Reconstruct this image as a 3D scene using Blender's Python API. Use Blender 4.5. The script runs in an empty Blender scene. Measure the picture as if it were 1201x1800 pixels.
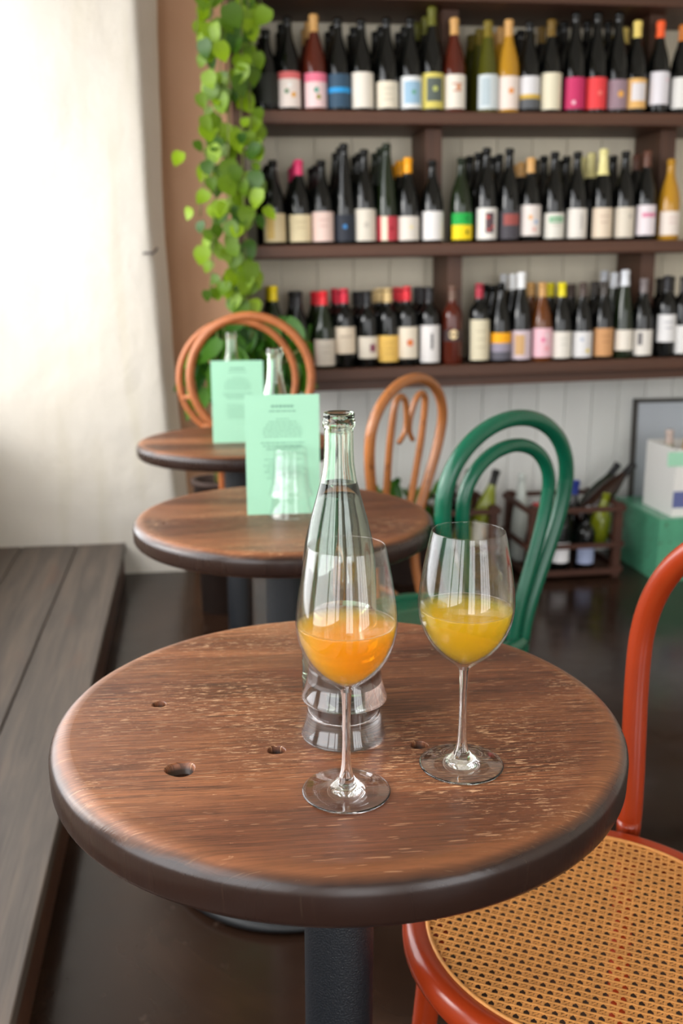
import bpy, bmesh, math, random
from mathutils import Vector, Matrix, noise
random.seed(7)
scene = bpy.context.scene
C = scene.collection
R_ = math.radians

# ------------------------------------------------------------------ camera
F_PX, PITCH, CAM_H = 1690.0, 0.237, 1.146
cd = bpy.data.cameras.new('camera'); cam = bpy.data.objects.new('camera', cd); C.objects.link(cam)
cam.location = (0, 0, CAM_H); cam.rotation_euler = (math.pi/2 - PITCH, 0, 0)
cd.sensor_fit = 'VERTICAL'; cd.sensor_height = 36.0; cd.lens = 36.0*F_PX/1800.0
cd.clip_start = 0.02; cd.clip_end = 100
cd.dof.use_dof = True; cd.dof.focus_distance = 0.82; cd.dof.aperture_fstop = 5.6; cd.dof.aperture_blades = 9
scene.camera = cam

# ------------------------------------------------------------------ building frame: u along the back wall, n into depth
PSI = R_(9.5)
WV = Vector((math.cos(PSI), math.sin(PSI), 0)); NV = Vector((-math.sin(PSI), math.cos(PSI), 0))
def B(u, n, z=0.0): return WV*u + NV*n + Vector((0, 0, z))
def ray(x, y):
    a = (x-600.5)/F_PX; b = -(y-900)/F_PX; c, s = math.cos(PITCH), math.sin(PITCH)
    return Vector((a, c+b*s, -s+b*c))
def on_n(x, y, n):            # point of the building plane at depth n, as (u, n, z)
    r = ray(x, y); k = n/r.dot(NV); p = Vector((0, 0, CAM_H))+r*k
    return p.dot(WV), n, p.z
def on_z(x, y, z):
    r = ray(x, y); return Vector((0, 0, CAM_H))+r*((z-CAM_H)/r.z)
def on_y(x, y, Y):
    r = ray(x, y); return Vector((0, 0, CAM_H))+r*(Y/r.y)

# ------------------------------------------------------------------ world, daylight, exposure
w = bpy.data.worlds.new('world'); scene.world = w; w.use_nodes = True
bg = w.node_tree.nodes['Background']; bg.inputs[0].default_value = (0.97, 0.98, 1.0, 1); bg.inputs[1].default_value = 6.0
def window_light(name, u, n, z, sx, sz, power, col, aim):
    l = bpy.data.lights.new(name, 'AREA'); l.shape = 'RECTANGLE'; l.size = sx; l.size_y = sz; l.energy = power; l.color = col
    o = bpy.data.objects.new(name, l); C.objects.link(o); o.location = B(u, n, z)
    d = B(*aim)-o.location; o.rotation_euler = d.to_track_quat('-Z', 'Y').to_euler()
    return o
window_light('daylight_side_window', -2.9, 2.2, 1.90, 2.2, 0.8, 62, (1.0, 0.97, 0.92), (-0.3, 3.6, 0.95))
def portal(name, u, n, z, sx, sz, aim):           # the openings through which the sky lights the room
    o = window_light(name, u, n, z, sx, sz, 1.0, (1, 1, 1), aim); o.data.cycles.is_portal = True
portal('portal_side_window', -0.99, 2.31, 1.54, 2.82, 1.82, (0, 2.31, 1.54))
portal('portal_side_window_near', -0.99, -0.39, 1.515, 2.22, 1.77, (0, -0.39, 1.515))
portal('portal_door_one', -0.05, -2.49, 1.2, 0.9, 2.4, (-0.05, 0, 1.2))
portal('portal_door_two', 2.0, -2.49, 1.2, 1.8, 2.4, (2.0, 0, 1.2))
vs = scene.view_settings
vs.view_transform = 'Standard'; vs.look = 'None'; vs.exposure = 0.0; vs.gamma = 1.0; vs.use_curve_mapping = False
cy = scene.cycles
cy.max_bounces = 14; cy.transparent_max_bounces = 24; cy.transmission_bounces = 14; cy.glossy_bounces = 6; cy.diffuse_bounces = 5
cy.volume_bounces = 6; cy.sample_clamp_indirect = 5.0; cy.use_denoising = True; cy.blur_glossy = 0.3

# ------------------------------------------------------------------ materials
def srgb(r, g, b):
    f = lambda c: c/12.92 if c <= 0.04045 else ((c+0.055)/1.055)**2.4
    return (f(r/255), f(g/255), f(b/255), 1)
class NT:
    def __init__(s, name):
        s.m = bpy.data.materials.new(name); s.m.use_nodes = True; s.t = s.m.node_tree; s.t.nodes.clear()
        s.out = s.t.nodes.new('ShaderNodeOutputMaterial')
    def n(s, typ, **kw):
        nd = s.t.nodes.new('ShaderNode'+typ)
        for k, v in kw.items():
            if k.startswith('_'): setattr(nd, k[1:], v)
        return nd
    def l(s, a, b): s.t.links.new(a, b)
    def coord(s, scale=(1, 1, 1), rot=(0, 0, 0), kind='Object', loc=(0, 0, 0)):
        tc = s.n('TexCoord'); mp = s.n('Mapping'); mp.inputs['Scale'].default_value = scale; mp.inputs['Rotation'].default_value = rot
        mp.inputs['Location'].default_value = loc
        s.l(tc.outputs[kind], mp.inputs[0]); return mp.outputs[0]
    def noise(s, vec, scale=5, detail=3, rough=0.5, dist=0):
        nd = s.n('TexNoise'); nd.inputs['Scale'].default_value = scale; nd.inputs['Detail'].default_value = detail
        nd.inputs['Roughness'].default_value = rough; nd.inputs['Distortion'].default_value = dist
        s.l(vec, nd.inputs['Vector']); return nd.outputs['Fac']
    def ramp(s, fac, stops, interp='LINEAR'):
        nd = s.n('ValToRGB'); cr = nd.color_ramp; cr.interpolation = interp
        while len(cr.elements) < len(stops): cr.elements.new(0.5)
        for e, (p, c) in zip(cr.elements, stops):
            e.position = p; e.color = c if len(c) == 4 else (*c, 1)
        s.l(fac, nd.inputs[0]); return nd.outputs[0]
    def mix(s, fac, a, b, mode='MIX'):
        nd = s.n('Mix'); nd.data_type = 'RGBA'; nd.blend_type = mode
        for i, v in ((0, fac), (6, a), (7, b)):
            if hasattr(v, 'is_linked'): s.l(v, nd.inputs[i])
            else: nd.inputs[i].default_value = v
        return nd.outputs[2]
    def math(s, op, a, b=0.0, c=0.0):
        nd = s.n('Math'); nd.operation = op
        for i, v in enumerate((a, b, c)):
            if hasattr(v, 'is_linked'): s.l(v, nd.inputs[i])
            else: nd.inputs[i].default_value = v
        return nd.outputs[0]
    def bump(s, h, strength=0.3, dist=0.01):
        nd = s.n('Bump'); nd.inputs['Strength'].default_value = strength; nd.inputs['Distance'].default_value = dist
        s.l(h, nd.inputs['Height']); return nd.outputs[0]
    def principled(s, col=None, rough=0.5, spec=0.5, normal=None, **kw):
        p = s.n('BsdfPrincipled')
        if col is not None:
            if hasattr(col, 'is_linked'): s.l(col, p.inputs['Base Color'])
            else: p.inputs['Base Color'].default_value = col
        if hasattr(rough, 'is_linked'): s.l(rough, p.inputs['Roughness'])
        else: p.inputs['Roughness'].default_value = rough
        p.inputs['Specular IOR Level'].default_value = spec
        if normal is not None: s.l(normal, p.inputs['Normal'])
        for k, v in kw.items():
            p.inputs[k.replace('_', ' ')].default_value = v
        s.l(p.outputs[0], s.out.inputs[0]); return p
def plain(name, col, rough=0.5, spec=0.5, var=0.0, vscale=20, bump=0.0, **kw):
    t = NT(name); c = col; nrm = None
    v = t.coord()
    nz = t.noise(v, vscale, 3)
    if var: c = t.mix(nz, tuple(max(0, q*(1-var)) for q in col[:3])+(1,), tuple(min(1, q*(1+var)) for q in col[:3])+(1,))
    if bump: nrm = t.bump(nz, bump, 0.002)
    t.principled(c, rough, spec, nrm, **kw); return t.m

def table_wood(name, seed, tone=1.0):
    """dark brown worn fir boards: straight fine grain along X, pale scuffs, near-black stained edge"""
    t = NT(name)
    tc = t.n('TexCoord'); oi = t.n('ObjectInfo')
    base = t.coord((1, 1, 1), loc=(seed, seed*0.7, 0))
    def m(scale, rot=0.0, off=0.0): return t.coord(scale, (0, 0, rot), loc=(seed+off, seed*0.3+off, 0))
    broad = t.noise(m((1.6, 9, 1)), 1.0, 4, 0.6, 0.4)
    col = t.ramp(broad, [(0.28, srgb(70, 38, 25)), (0.48, srgb(108, 64, 41)), (0.7, srgb(150, 97, 64))])
    tint = t.ramp(oi.outputs['Random'], [(0.0, (0.72, 0.68, 0.66)), (0.5, (1.0, 0.98, 0.95)), (1.0, (1.28, 1.22, 1.12))])
    col = t.mix(0.8, col, tint, 'MULTIPLY')
    grain = t.noise(m((11, 430, 1), 0, 3), 1.0, 3, 0.6, 0.05)
    gr = t.ramp(grain, [(0.36, (0.30, 0.27, 0.26)), (0.5, (0.95, 0.95, 0.95)), (0.64, (1.4, 1.36, 1.28))])
    amt = t.ramp(t.noise(m((3, 7, 1), 0, 9), 1.0, 2), [(0.35, (0.45,)*3), (0.65, (1.0,)*3)])
    col = t.mix(amt, col, t.mix(1.0, col, gr, 'MULTIPLY'))
    fig = t.noise(m((6, 60, 1), 0, 6), 1.0, 4, 0.65, 0.8)
    col = t.mix(t.ramp(fig, [(0.58, (0, 0, 0)), (0.7, (0.55,)*3)]), col, srgb(48, 28, 20))
    red = t.noise(m((5, 12, 1), 0, 15), 1.0, 2)
    col = t.mix(t.ramp(red, [(0.62, (0, 0, 0)), (0.75, (0.6,)*3)]), col, srgb(86, 36, 20))
    pore = t.ramp(t.noise(m((70, 900, 1), 0, 52), 1.0, 2, 0.6), [(0.34, (0.55,)*3), (0.46, (1,)*3)])
    col = t.mix(0.75, col, pore, 'MULTIPLY')
    # pale scuffs along the grain and thin scratches
    scm = t.ramp(t.noise(m((4, 6, 1), 0, 21), 1.0, 3), [(0.46, (0, 0, 0)), (0.60, (1, 1, 1))])
    sc = t.ramp(t.noise(m((60, 380, 1), 0, 24), 1.0, 5, 0.72), [(0.56, (0, 0, 0)), (0.62, (1, 1, 1))])
    col = t.mix(t.math('MULTIPLY', t.math('MULTIPLY', scm, sc), 0.85), col, srgb(216, 172, 132))
    bl = t.ramp(t.noise(m((46, 170, 1), 0.12, 33), 1.0, 4, 0.7), [(0.68, (0, 0, 0)), (0.72, (1, 1, 1))])
    col = t.mix(t.math('MULTIPLY', bl, 0.7), col, srgb(222, 184, 146))
    for k, a in enumerate((0.9, 2.0, -0.5, 2.6)):
        s1 = t.ramp(t.noise(m((26, 620, 1), a, 40+7*k), 1.0, 1, 0.4), [(0.735, (0, 0, 0)), (0.755, (1, 1, 1))])
        col = t.mix(t.math('MULTIPLY', s1, 0.6), col, srgb(206, 162, 124))
    # dark stain on the rounded edge
    sep = t.n('SeparateXYZ'); t.l(tc.outputs['Object'], sep.inputs[0])
    rad = t.math('SQRT', t.math('ADD', t.math('MULTIPLY', sep.outputs[0], sep.outputs[0]), t.math('MULTIPLY', sep.outputs[1], sep.outputs[1])))
    wob = t.math('MULTIPLY', t.math('SUBTRACT', t.noise(base, 14, 3), 0.5), 0.010)
    rr = t.math('ADD', rad, wob)
    edge = t.n('MapRange'); edge.inputs[1].default_value = 0.2645; edge.inputs[2].default_value = 0.2725; t.l(rr, edge.inputs[0])
    wear = t.n('MapRange'); wear.inputs[1].default_value = 0.246; wear.inputs[2].default_value = 0.263; t.l(rr, wear.inputs[0])
    col = t.mix(t.math('MULTIPLY', wear.outputs[0], 0.35), col, srgb(150, 96, 58))
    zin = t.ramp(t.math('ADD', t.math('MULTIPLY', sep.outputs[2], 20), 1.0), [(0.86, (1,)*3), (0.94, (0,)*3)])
    col = t.mix(t.math('MULTIPLY', edge.outputs[0], 0.97), col, srgb(33, 21, 18))
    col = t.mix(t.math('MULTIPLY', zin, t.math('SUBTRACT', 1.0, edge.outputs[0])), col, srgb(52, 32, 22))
    rough = t.math('ADD', t.math('SUBTRACT', 0.30, t.math('MULTIPLY', edge.outputs[0], 0.14)), t.math('MULTIPLY', t.noise(m((8, 30, 1), 0, 2), 1.0, 3), 0.22))
    nrm = t.bump(t.math('ADD', t.math('MULTIPLY', grain, 0.6), t.math('MULTIPLY', t.noise(m((40, 60, 1)), 1.0, 2), 0.4)), 0.22, 0.0012)
    t.principled(col, rough, 0.42, nrm); return t.m

def glossy_paint(name, col, worn, chips=0.67):
    t = NT(name); v = t.coord()
    n1 = t.noise(v, 9, 3); n2 = t.noise(v, 55, 3, 0.6)
    c = t.mix(n1, tuple(q*0.72 for q in col[:3])+(1,), tuple(min(1, q*1.2) for q in col[:3])+(1,))
    c = t.mix(t.ramp(n2, [(chips, (0, 0, 0)), (chips+0.05, (0.7,)*3)]), c, worn)
    t.principled(c, 0.24, 0.5, t.bump(t.noise(v, 120, 2), 0.06, 0.001)); return t.m

def thin_glass(name, tint=(1, 1, 1, 1)):
    t = NT(name); fr = t.n('Fresnel'); ge = t.n('NewGeometry')
    # the same reflectance on both sides of the thin wall
    t.l(t.math('ADD', 1.5, t.math('MULTIPLY', ge.outputs['Backfacing'], 1/1.5-1.5)), fr.inputs[0])
    tr = t.n('BsdfTransparent'); tr.inputs[0].default_value = tint
    gl = t.n('BsdfGlossy'); gl.inputs['Roughness'].default_value = 0.0
    mx = t.n('MixShader'); t.l(fr.outputs[0], mx.inputs[0]); t.l(tr.outputs[0], mx.inputs[1]); t.l(gl.outputs[0], mx.inputs[2])
    t.l(mx.outputs[0], t.out.inputs[0]); return t.m
def solid_glass(name, col=(1, 1, 1, 1), ior=1.5, rough=0.0):
    t = NT(name); g = t.n('BsdfGlass'); g.inputs['Color'].default_value = col; g.inputs['IOR'].default_value = ior; g.inputs['Roughness'].default_value = rough
    t.l(g.outputs[0], t.out.inputs[0]); return t.m
def wine_mat(name, scat, absorb, ds, da):
    """cloudy liquid: clear glossy surface over a scattering, tinted body"""
    t = NT(name); fr = t.n('Fresnel'); ge = t.n('NewGeometry')
    t.l(t.math('ADD', 1.34, t.math('MULTIPLY', ge.outputs['Backfacing'], 1/1.34-1.34)), fr.inputs[0])
    tr = t.n('BsdfTransparent'); gl = t.n('BsdfGlossy'); gl.inputs['Roughness'].default_value = 0.0
    mx = t.n('MixShader'); t.l(fr.outputs[0], mx.inputs[0]); t.l(tr.outputs[0], mx.inputs[1]); t.l(gl.outputs[0], mx.inputs[2])
    t.l(mx.outputs[0], t.out.inputs[0])
    vs_ = t.n('VolumeScatter'); vs_.inputs['Color'].default_value = scat; vs_.inputs['Density'].default_value = ds; vs_.inputs['Anisotropy'].default_value = 0.35
    va = t.n('VolumeAbsorption'); va.inputs['Color'].default_value = absorb; va.inputs['Density'].default_value = da
    ad = t.n('AddShader'); t.l(vs_.outputs[0], ad.inputs[0]); t.l(va.outputs[0], ad.inputs[1]); t.l(ad.outputs[0], t.out.inputs['Volume'])
    return t.m

M = {}
def plaster(name, a, b, stain, bumpy=0.6):
    t = NT(name); v = t.coord()
    big = t.noise(v, 1.4, 4, 0.55); fine = t.noise(v, 60, 3, 0.6)
    c = t.mix(t.ramp(big, [(0.35, (0,)*3), (0.7, (1,)*3)]), a, b)
    streak = t.noise(t.coord((7, 7, 0.9)), 1.0, 3, 0.5, 0.3)
    c = t.mix(t.ramp(streak, [(0.56, (0,)*3), (0.72, (0.4,)*3)]), c, stain)
    h = t.math('ADD', t.math('MULTIPLY', t.noise(v, 9, 3), 1.0), t.math('MULTIPLY', fine, 0.25))
    t.principled(c, 0.85, 0.2, t.bump(h, bumpy, 0.01)); return t.m
M['adobe'] = plaster('white_adobe_plaster', srgb(200, 193, 181), srgb(207, 202, 194), srgb(180, 172, 146))
M['taupe'] = plaster('taupe_plaster', srgb(172, 134, 106), srgb(182, 146, 120), srgb(150, 112, 86), 0.3)
M['offwhite'] = plaster('off_white_plaster', srgb(214, 208, 196), srgb(222, 216, 204), srgb(200, 192, 176), 0.3)
def painted_board(name, col):
    t = NT(name); v = t.coord((3, 3, 0.8)); n1 = t.noise(v, 2.0, 4, 0.6); oi = t.n('ObjectInfo')
    c = t.mix(n1, tuple(q*0.86 for q in col[:3])+(1,), tuple(min(1, q*1.06) for q in col[:3])+(1,))
    k = t.ramp(oi.outputs['Random'], [(0, (0.94,)*3), (1, (1.03,)*3)])
    t.principled(t.mix(1.0, c, k, 'MULTIPLY'), 0.55, 0.3); return t.m
M['dado'] = painted_board('white_painted_board', srgb(218, 218, 214))
M['shelfback'] = painted_board('cream_painted_board', srgb(214, 204, 182))
def dark_wood(name, a, b, axis='x', rough=0.5):
    t = NT(name); oi = t.n('ObjectInfo')
    sc = {'x': (1.5, 40, 40), 'y': (40, 1.5, 40), 'z': (40, 40, 1.5)}[axis]
    g = t.noise(t.coord(sc), 1.0, 4, 0.6, 0.5)
    c = t.mix(g, a, b)
    k = t.ramp(oi.outputs['Random'], [(0, (0.82,)*3), (1, (1.18,)*3)])
    t.principled(t.mix(1.0, c, k, 'MULTIPLY'), rough, 0.4, t.bump(g, 0.25, 0.002)); return t.m
M['shelf_x'] = dark_wood('stained_shelf_wood', srgb(52, 31, 20), srgb(98, 61, 42), 'x')
M['shelf_z'] = dark_wood('stained_upright_wood', srgb(54, 34, 23), srgb(94, 61, 44), 'z')
M['crate'] = dark_wood('crate_slat_wood', srgb(44, 22, 14), srgb(80, 44, 28), 'x', 0.7)
def plank_mat():
    t = NT('weathered_plank_wood'); oi = t.n('ObjectInfo')
    g = t.noise(t.coord((22, 1.2, 1)), 1.0, 4, 0.6, 1.2); f = t.noise(t.coord((160, 4, 1)), 1.0, 2)
    c = t.ramp(g, [(0.3, srgb(70, 62, 56)), (0.5, srgb(88, 78, 70)), (0.72, srgb(106, 92, 80))])
    red = t.noise(t.coord((9, 2.5, 1)), 1.0, 3)
    c = t.mix(t.ramp(red, [(0.6, (0,)*3), (0.78, (0.5,)*3)]), c, srgb(112, 76, 56))
    c = t.mix(t.ramp(f, [(0.3, (0.4,)*3), (0.55, (0,)*3)]), c, srgb(54, 48, 44))
    k = t.ramp(oi.outputs['Random'], [(0, (0.82,)*3), (1, (1.05,)*3)])
    t.principled(t.mix(1.0, c, k, 'MULTIPLY'), 0.5, 0.45, t.bump(f, 0.2, 0.001)); return t.m
M['plank'] = plank_mat()
def concrete():
    t = NT('polished_brown_concrete'); v = t.coord()
    a = t.noise(v, 2.2, 5, 0.6, 0.6); b = t.noise(v, 14, 4, 0.6)
    c = t.ramp(a, [(0.3, srgb(28, 18, 13)), (0.55, srgb(44, 29, 21)), (0.75, srgb(62, 43, 32))])
    c = t.mix(t.ramp(b, [(0.66, (0,)*3), (0.76, (0.5,)*3)]), c, srgb(110, 92, 80))
    r = t.math('ADD', 0.07, t.math('MULTIPLY', b, 0.24))
    t.principled(c, r, 0.30, t.bump(b, 0.05, 0.003)); return t.m
M['concrete'] = concrete()
M['iron'] = plain('black_textured_iron', srgb(15, 19, 25), 0.42, 0.5, 0.3, 600, 0.55)
M['iron_base'] = plain('black_cast_iron', srgb(26, 28, 30), 0.5, 0.4, 0.2, 200, 0.2)
M['green_paint'] = glossy_paint('green_enamel', srgb(8, 84, 60), srgb(80, 128, 96), 0.78)
M['red_paint'] = glossy_paint('brick_red_enamel', srgb(150, 50, 18), srgb(190, 130, 110), 0.76)
M['brown_wood'] = glossy_paint('varnished_bentwood', srgb(164, 102, 56), srgb(96, 56, 32), 0.62)
M['rattan'] = plain('honey_rattan', srgb(158, 92, 50), 0.42, 0.4, 0.35, 30, 0.3)
M['cane'] = plain('woven_cane', srgb(204, 140, 74), 0.5, 0.4, 0.28, 60, 0.2)
M['thin_glass'] = thin_glass('clear_thin_glass')
M['glass'] = solid_glass('clear_glass')
M['bottle_glass'] = solid_glass('clear_bottle_glass', (0.93, 0.97, 0.93, 1), 1.5)
M['water'] = solid_glass('drinking_water', (0.97, 0.99, 0.97, 1), 1.33)
M['wine_orange'] = wine_mat('orange_wine', (1.0, 0.95, 0.35, 1), (1.0, 0.84, 0.0, 1), 32, 135)
M['wine_yellow'] = wine_mat('yellow_wine', (1.0, 0.98, 0.40, 1), (0.995, 0.905, 0.0, 1), 26, 115)
M['mint_card'] = plain('mint_card', srgb(158, 210, 180), 0.55, 0.3, 0.03, 8)
M['print'] = plain('green_print', srgb(112, 160, 136), 0.6)
def leaf_mat(name, a, b):
    t = NT(name); oi = t.n('ObjectInfo')
    c = t.mix(oi.outputs['Random'], a, b)
    p = t.n('BsdfPrincipled'); t.l(c, p.inputs['Base Color']); p.inputs['Roughness'].default_value = 0.5
    tl = t.n('BsdfTranslucent'); t.l(c, tl.inputs[0])
    mx = t.n('MixShader'); mx.inputs[0].default_value = 0.35; t.l(p.outputs[0], mx.inputs[1]); t.l(tl.outputs[0], mx.inputs[2])
    t.l(mx.outputs[0], t.out.inputs[0]); return t.m
M['leaf'] = leaf_mat('pothos_leaf', srgb(44, 84, 6), srgb(140, 172, 12))
M['leaf_dark'] = leaf_mat('bushy_leaf', srgb(24, 72, 10), srgb(78, 132, 22))
M['stem'] = plain('vine_stem', srgb(92, 96, 36), 0.6)
M['pot'] = plain('dark_clay_pot', srgb(62, 48, 42), 0.7, 0.3, 0.2, 20)
M['grey_panel'] = plain('slate_grey_panel', srgb(184, 190, 198), 0.6, 0.3, 0.1, 4)
M['dark_trim'] = plain('dark_trim', srgb(62, 58, 54), 0.6)
M['green_box'] = glossy_paint('scuffed_mint_paint', srgb(86, 160, 126), srgb(70, 84, 60), 0.60)
M['white_card'] = plain('white_carton', srgb(222, 220, 216), 0.7, 0.2, 0.05, 6)
M['blue_print'] = plain('blue_print', srgb(92, 100, 150), 0.6)
M['red_print'] = plain('red_print', srgb(206, 84, 66), 0.6)
M['white_frame'] = plain('white_window_frame', srgb(216, 214, 206), 0.5)
M['hook'] = plain('dark_hook_iron', srgb(70, 62, 58), 0.5)

# ------------------------------------------------------------------ mesh helpers
class MB:
    def __init__(s): s.v = []; s.f = []; s.smooth = []
    def add(s, vs, fs, smooth=True):
        o = len(s.v); s.v += [tuple(v) for v in vs]; s.f += [tuple(i+o for i in f) for f in fs]; s.smooth += [smooth]*len(fs); return s
    def lathe(s, prof, seg=32, closed_ends=True, center=(0, 0, 0)):
        vs, fs = [], []; idx = []
        for r, z in prof:
            if r < 1e-6: idx.append([len(vs)]); vs.append((center[0], center[1], center[2]+z))
            else:
                idx.append(list(range(len(vs), len(vs)+seg)))
                for k in range(seg):
                    a = 2*math.pi*k/seg; vs.append((center[0]+r*math.cos(a), center[1]+r*math.sin(a), center[2]+z))
        for a, b in zip(idx, idx[1:]):
            for k in range(seg):
                k2 = (k+1) % seg
                if len(a) == 1 and len(b) == 1: continue
                if len(a) == 1: fs.append((a[0], b[k2], b[k]))
                elif len(b) == 1: fs.append((a[k], a[k2], b[0]))
                else: fs.append((a[k], a[k2], b[k2], b[k]))
        return s.add(vs, fs)
    def box(s, lo, hi, bevel=0.0):
        x0, y0, z0 = lo; x1, y1, z1 = hi
        vs = [(x0, y0, z0), (x1, y0, z0), (x1, y1, z0), (x0, y1, z0), (x0, y0, z1), (x1, y0, z1), (x1, y1, z1), (x0, y1, z1)]
        fs = [(0, 3, 2, 1), (4, 5, 6, 7), (0, 1, 5, 4), (1, 2, 6, 5), (2, 3, 7, 6), (3, 0, 4, 7)]
        return s.add(vs, fs, False)
    def tube(s, pts, rad, seg=10, closed=False, flat=None, caps=True):
        P = [Vector(p) for p in pts]; n = len(P); vs = []; fs = []
        up = None
        for i, p in enumerate(P):
            if closed: t = (P[(i+1) % n]-P[i-1]).normalized()
            else: t = (P[min(i+1, n-1)]-P[max(i-1, 0)]).normalized()
            if up is None:
                up = Vector((0, 0, 1)) if abs(t.z) < 0.9 else Vector((1, 0, 0))
            up = (up-t*up.dot(t))
            if up.length < 1e-5: up = t.orthogonal()
            up.normalize(); sd = t.cross(up)
            r = rad(i/(n-1)) if callable(rad) else rad
            for k in range(seg):
                a = 2*math.pi*k/seg; vs.append(p+up*math.sin(a)*r*(flat or 1)+sd*math.cos(a)*r)
        m = n if closed else n-1
        for i in range(m):
            for k in range(seg):
                a = i*seg+k; b = i*seg+(k+1) % seg; i2 = (i+1) % n
                fs.append((a, b, i2*seg+(k+1) % seg, i2*seg+k))
        if caps and not closed:
            fs.append(tuple(range(seg))[::-1]); fs.append(tuple(range((n-1)*seg, n*seg)))
        return s.add(vs, fs)
    def mesh(s, name, mat=None):
        me = bpy.data.meshes.new(name); me.from_pydata(s.v, [], s.f)
        bm = bmesh.new(); bm.from_mesh(me); bmesh.ops.recalc_face_normals(bm, faces=bm.faces[:]); bm.to_mesh(me); bm.free()
        me.polygons.foreach_set('use_smooth', s.smooth)
        if mat: me.materials.append(M[mat] if isinstance(mat, str) else mat)
        me.update(); return me
def link(name, me, parent=None, loc=None, rz=None):
    o = bpy.data.objects.new(name, me); C.objects.link(o)
    if parent: o.parent = parent
    if loc is not None: o.location = loc
    if rz is not None: o.rotation_euler = (0, 0, rz)
    return o
def build(name, mb, mat, parent=None, loc=None, rz=None): return link(name, mb.mesh(name, mat), parent, loc, rz)
def bevel(o, w, seg=2):
    md = o.modifiers.new('bevel', 'BEVEL'); md.width = w; md.segments = seg; md.limit_method = 'ANGLE'; return o
def tag(o, label, cat, group=None):
    o['label'] = label; o['category'] = cat
    if group: o['group'] = group
    return o
def empty(name, loc, rz=0.0):
    o = bpy.data.objects.new(name, None); C.objects.link(o); o.location = loc; o.rotation_euler = (0, 0, rz); o.empty_display_size = 0.05; return o
def structure(o): o['kind'] = 'structure'; return o
def smooth_path(pts, n=8, closed=False):
    P = [Vector(p) for p in pts]; out = []; m = len(P)
    rng = range(m if closed else m-1)
    for i in rng:
        if closed: p0, p1, p2, p3 = P[i-1], P[i], P[(i+1) % m], P[(i+2) % m]
        else: p0, p1, p2, p3 = P[max(i-1, 0)], P[i], P[i+1], P[min(i+2, m-1)]
        for k in range(n):
            t = k/n
            out.append(0.5*((2*p1)+(p2-p0)*t+(2*p0-5*p1+4*p2-p3)*t*t+(3*p1-p0-3*p2+p3)*t**3))
    if not closed: out.append(P[-1])
    return out

# ================================================================== THE SETTING
BF = Vector((0, 0, 0))
def bbox_obj(name, lo, hi, mat, parent=None):      # a box given in building coordinates (u, n, z)
    o = build(name, MB().box(lo, hi), mat, parent)
    if parent is None: o.rotation_euler = (0, 0, PSI)
    return o
N_ADOBE, N_DADO, N_TAUPE, Z_PLAT, U_PLAT = 3.78, 3.82, 4.03, 0.13, -0.236
U_LEFT, U_RIGHT, N_REAR, Z_CEIL = -0.80, 3.3, -2.3, 2.95
structure(bbox_obj('floor', (-3.6, -3.2, -0.1), (3.6, 4.3, 0.0), 'concrete'))
structure(bbox_obj('ceiling', (U_LEFT-0.3, N_REAR-0.3, Z_CEIL), (U_RIGHT+0.3, 4.3, Z_CEIL+0.1), 'offwhite'))
structure(bbox_obj('wall_right', (U_RIGHT, N_REAR-0.2, 0), (U_RIGHT+0.2, 4.3, Z_CEIL), 'offwhite'))
# plank platform along the windows
SKEW = 0.0116
def skew_box(u0, u1, n0, n1, z0, z1):
    f_ = lambda u, n: u-(N_ADOBE-n)*SKEW
    vs = [(f_(u, n), n, z) for z in (z0, z1) for u, n in ((u0, n0), (u1, n0), (u1, n1), (u0, n1))]
    return MB().add(vs, [(0, 3, 2, 1), (4, 5, 6, 7), (0, 1, 5, 4), (1, 2, 6, 5), (2, 3, 7, 6), (3, 0, 4, 7)], False)
plat = structure(build('floor_platform', skew_box(U_LEFT-0.2, U_PLAT-0.012, N_REAR, N_ADOBE+0.05, 0.0, Z_PLAT-0.034), 'shelf_x', None, None, PSI))
px0 = U_PLAT
for k, wd in enumerate((0.186, 0.212, 0.196, 0.2)):
    p = build('plank', skew_box(px0-wd, px0-0.004, N_REAR, N_ADOBE+0.02, Z_PLAT-0.032, Z_PLAT), 'plank', plat); bevel(p, 0.003, 2); px0 -= wd
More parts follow.
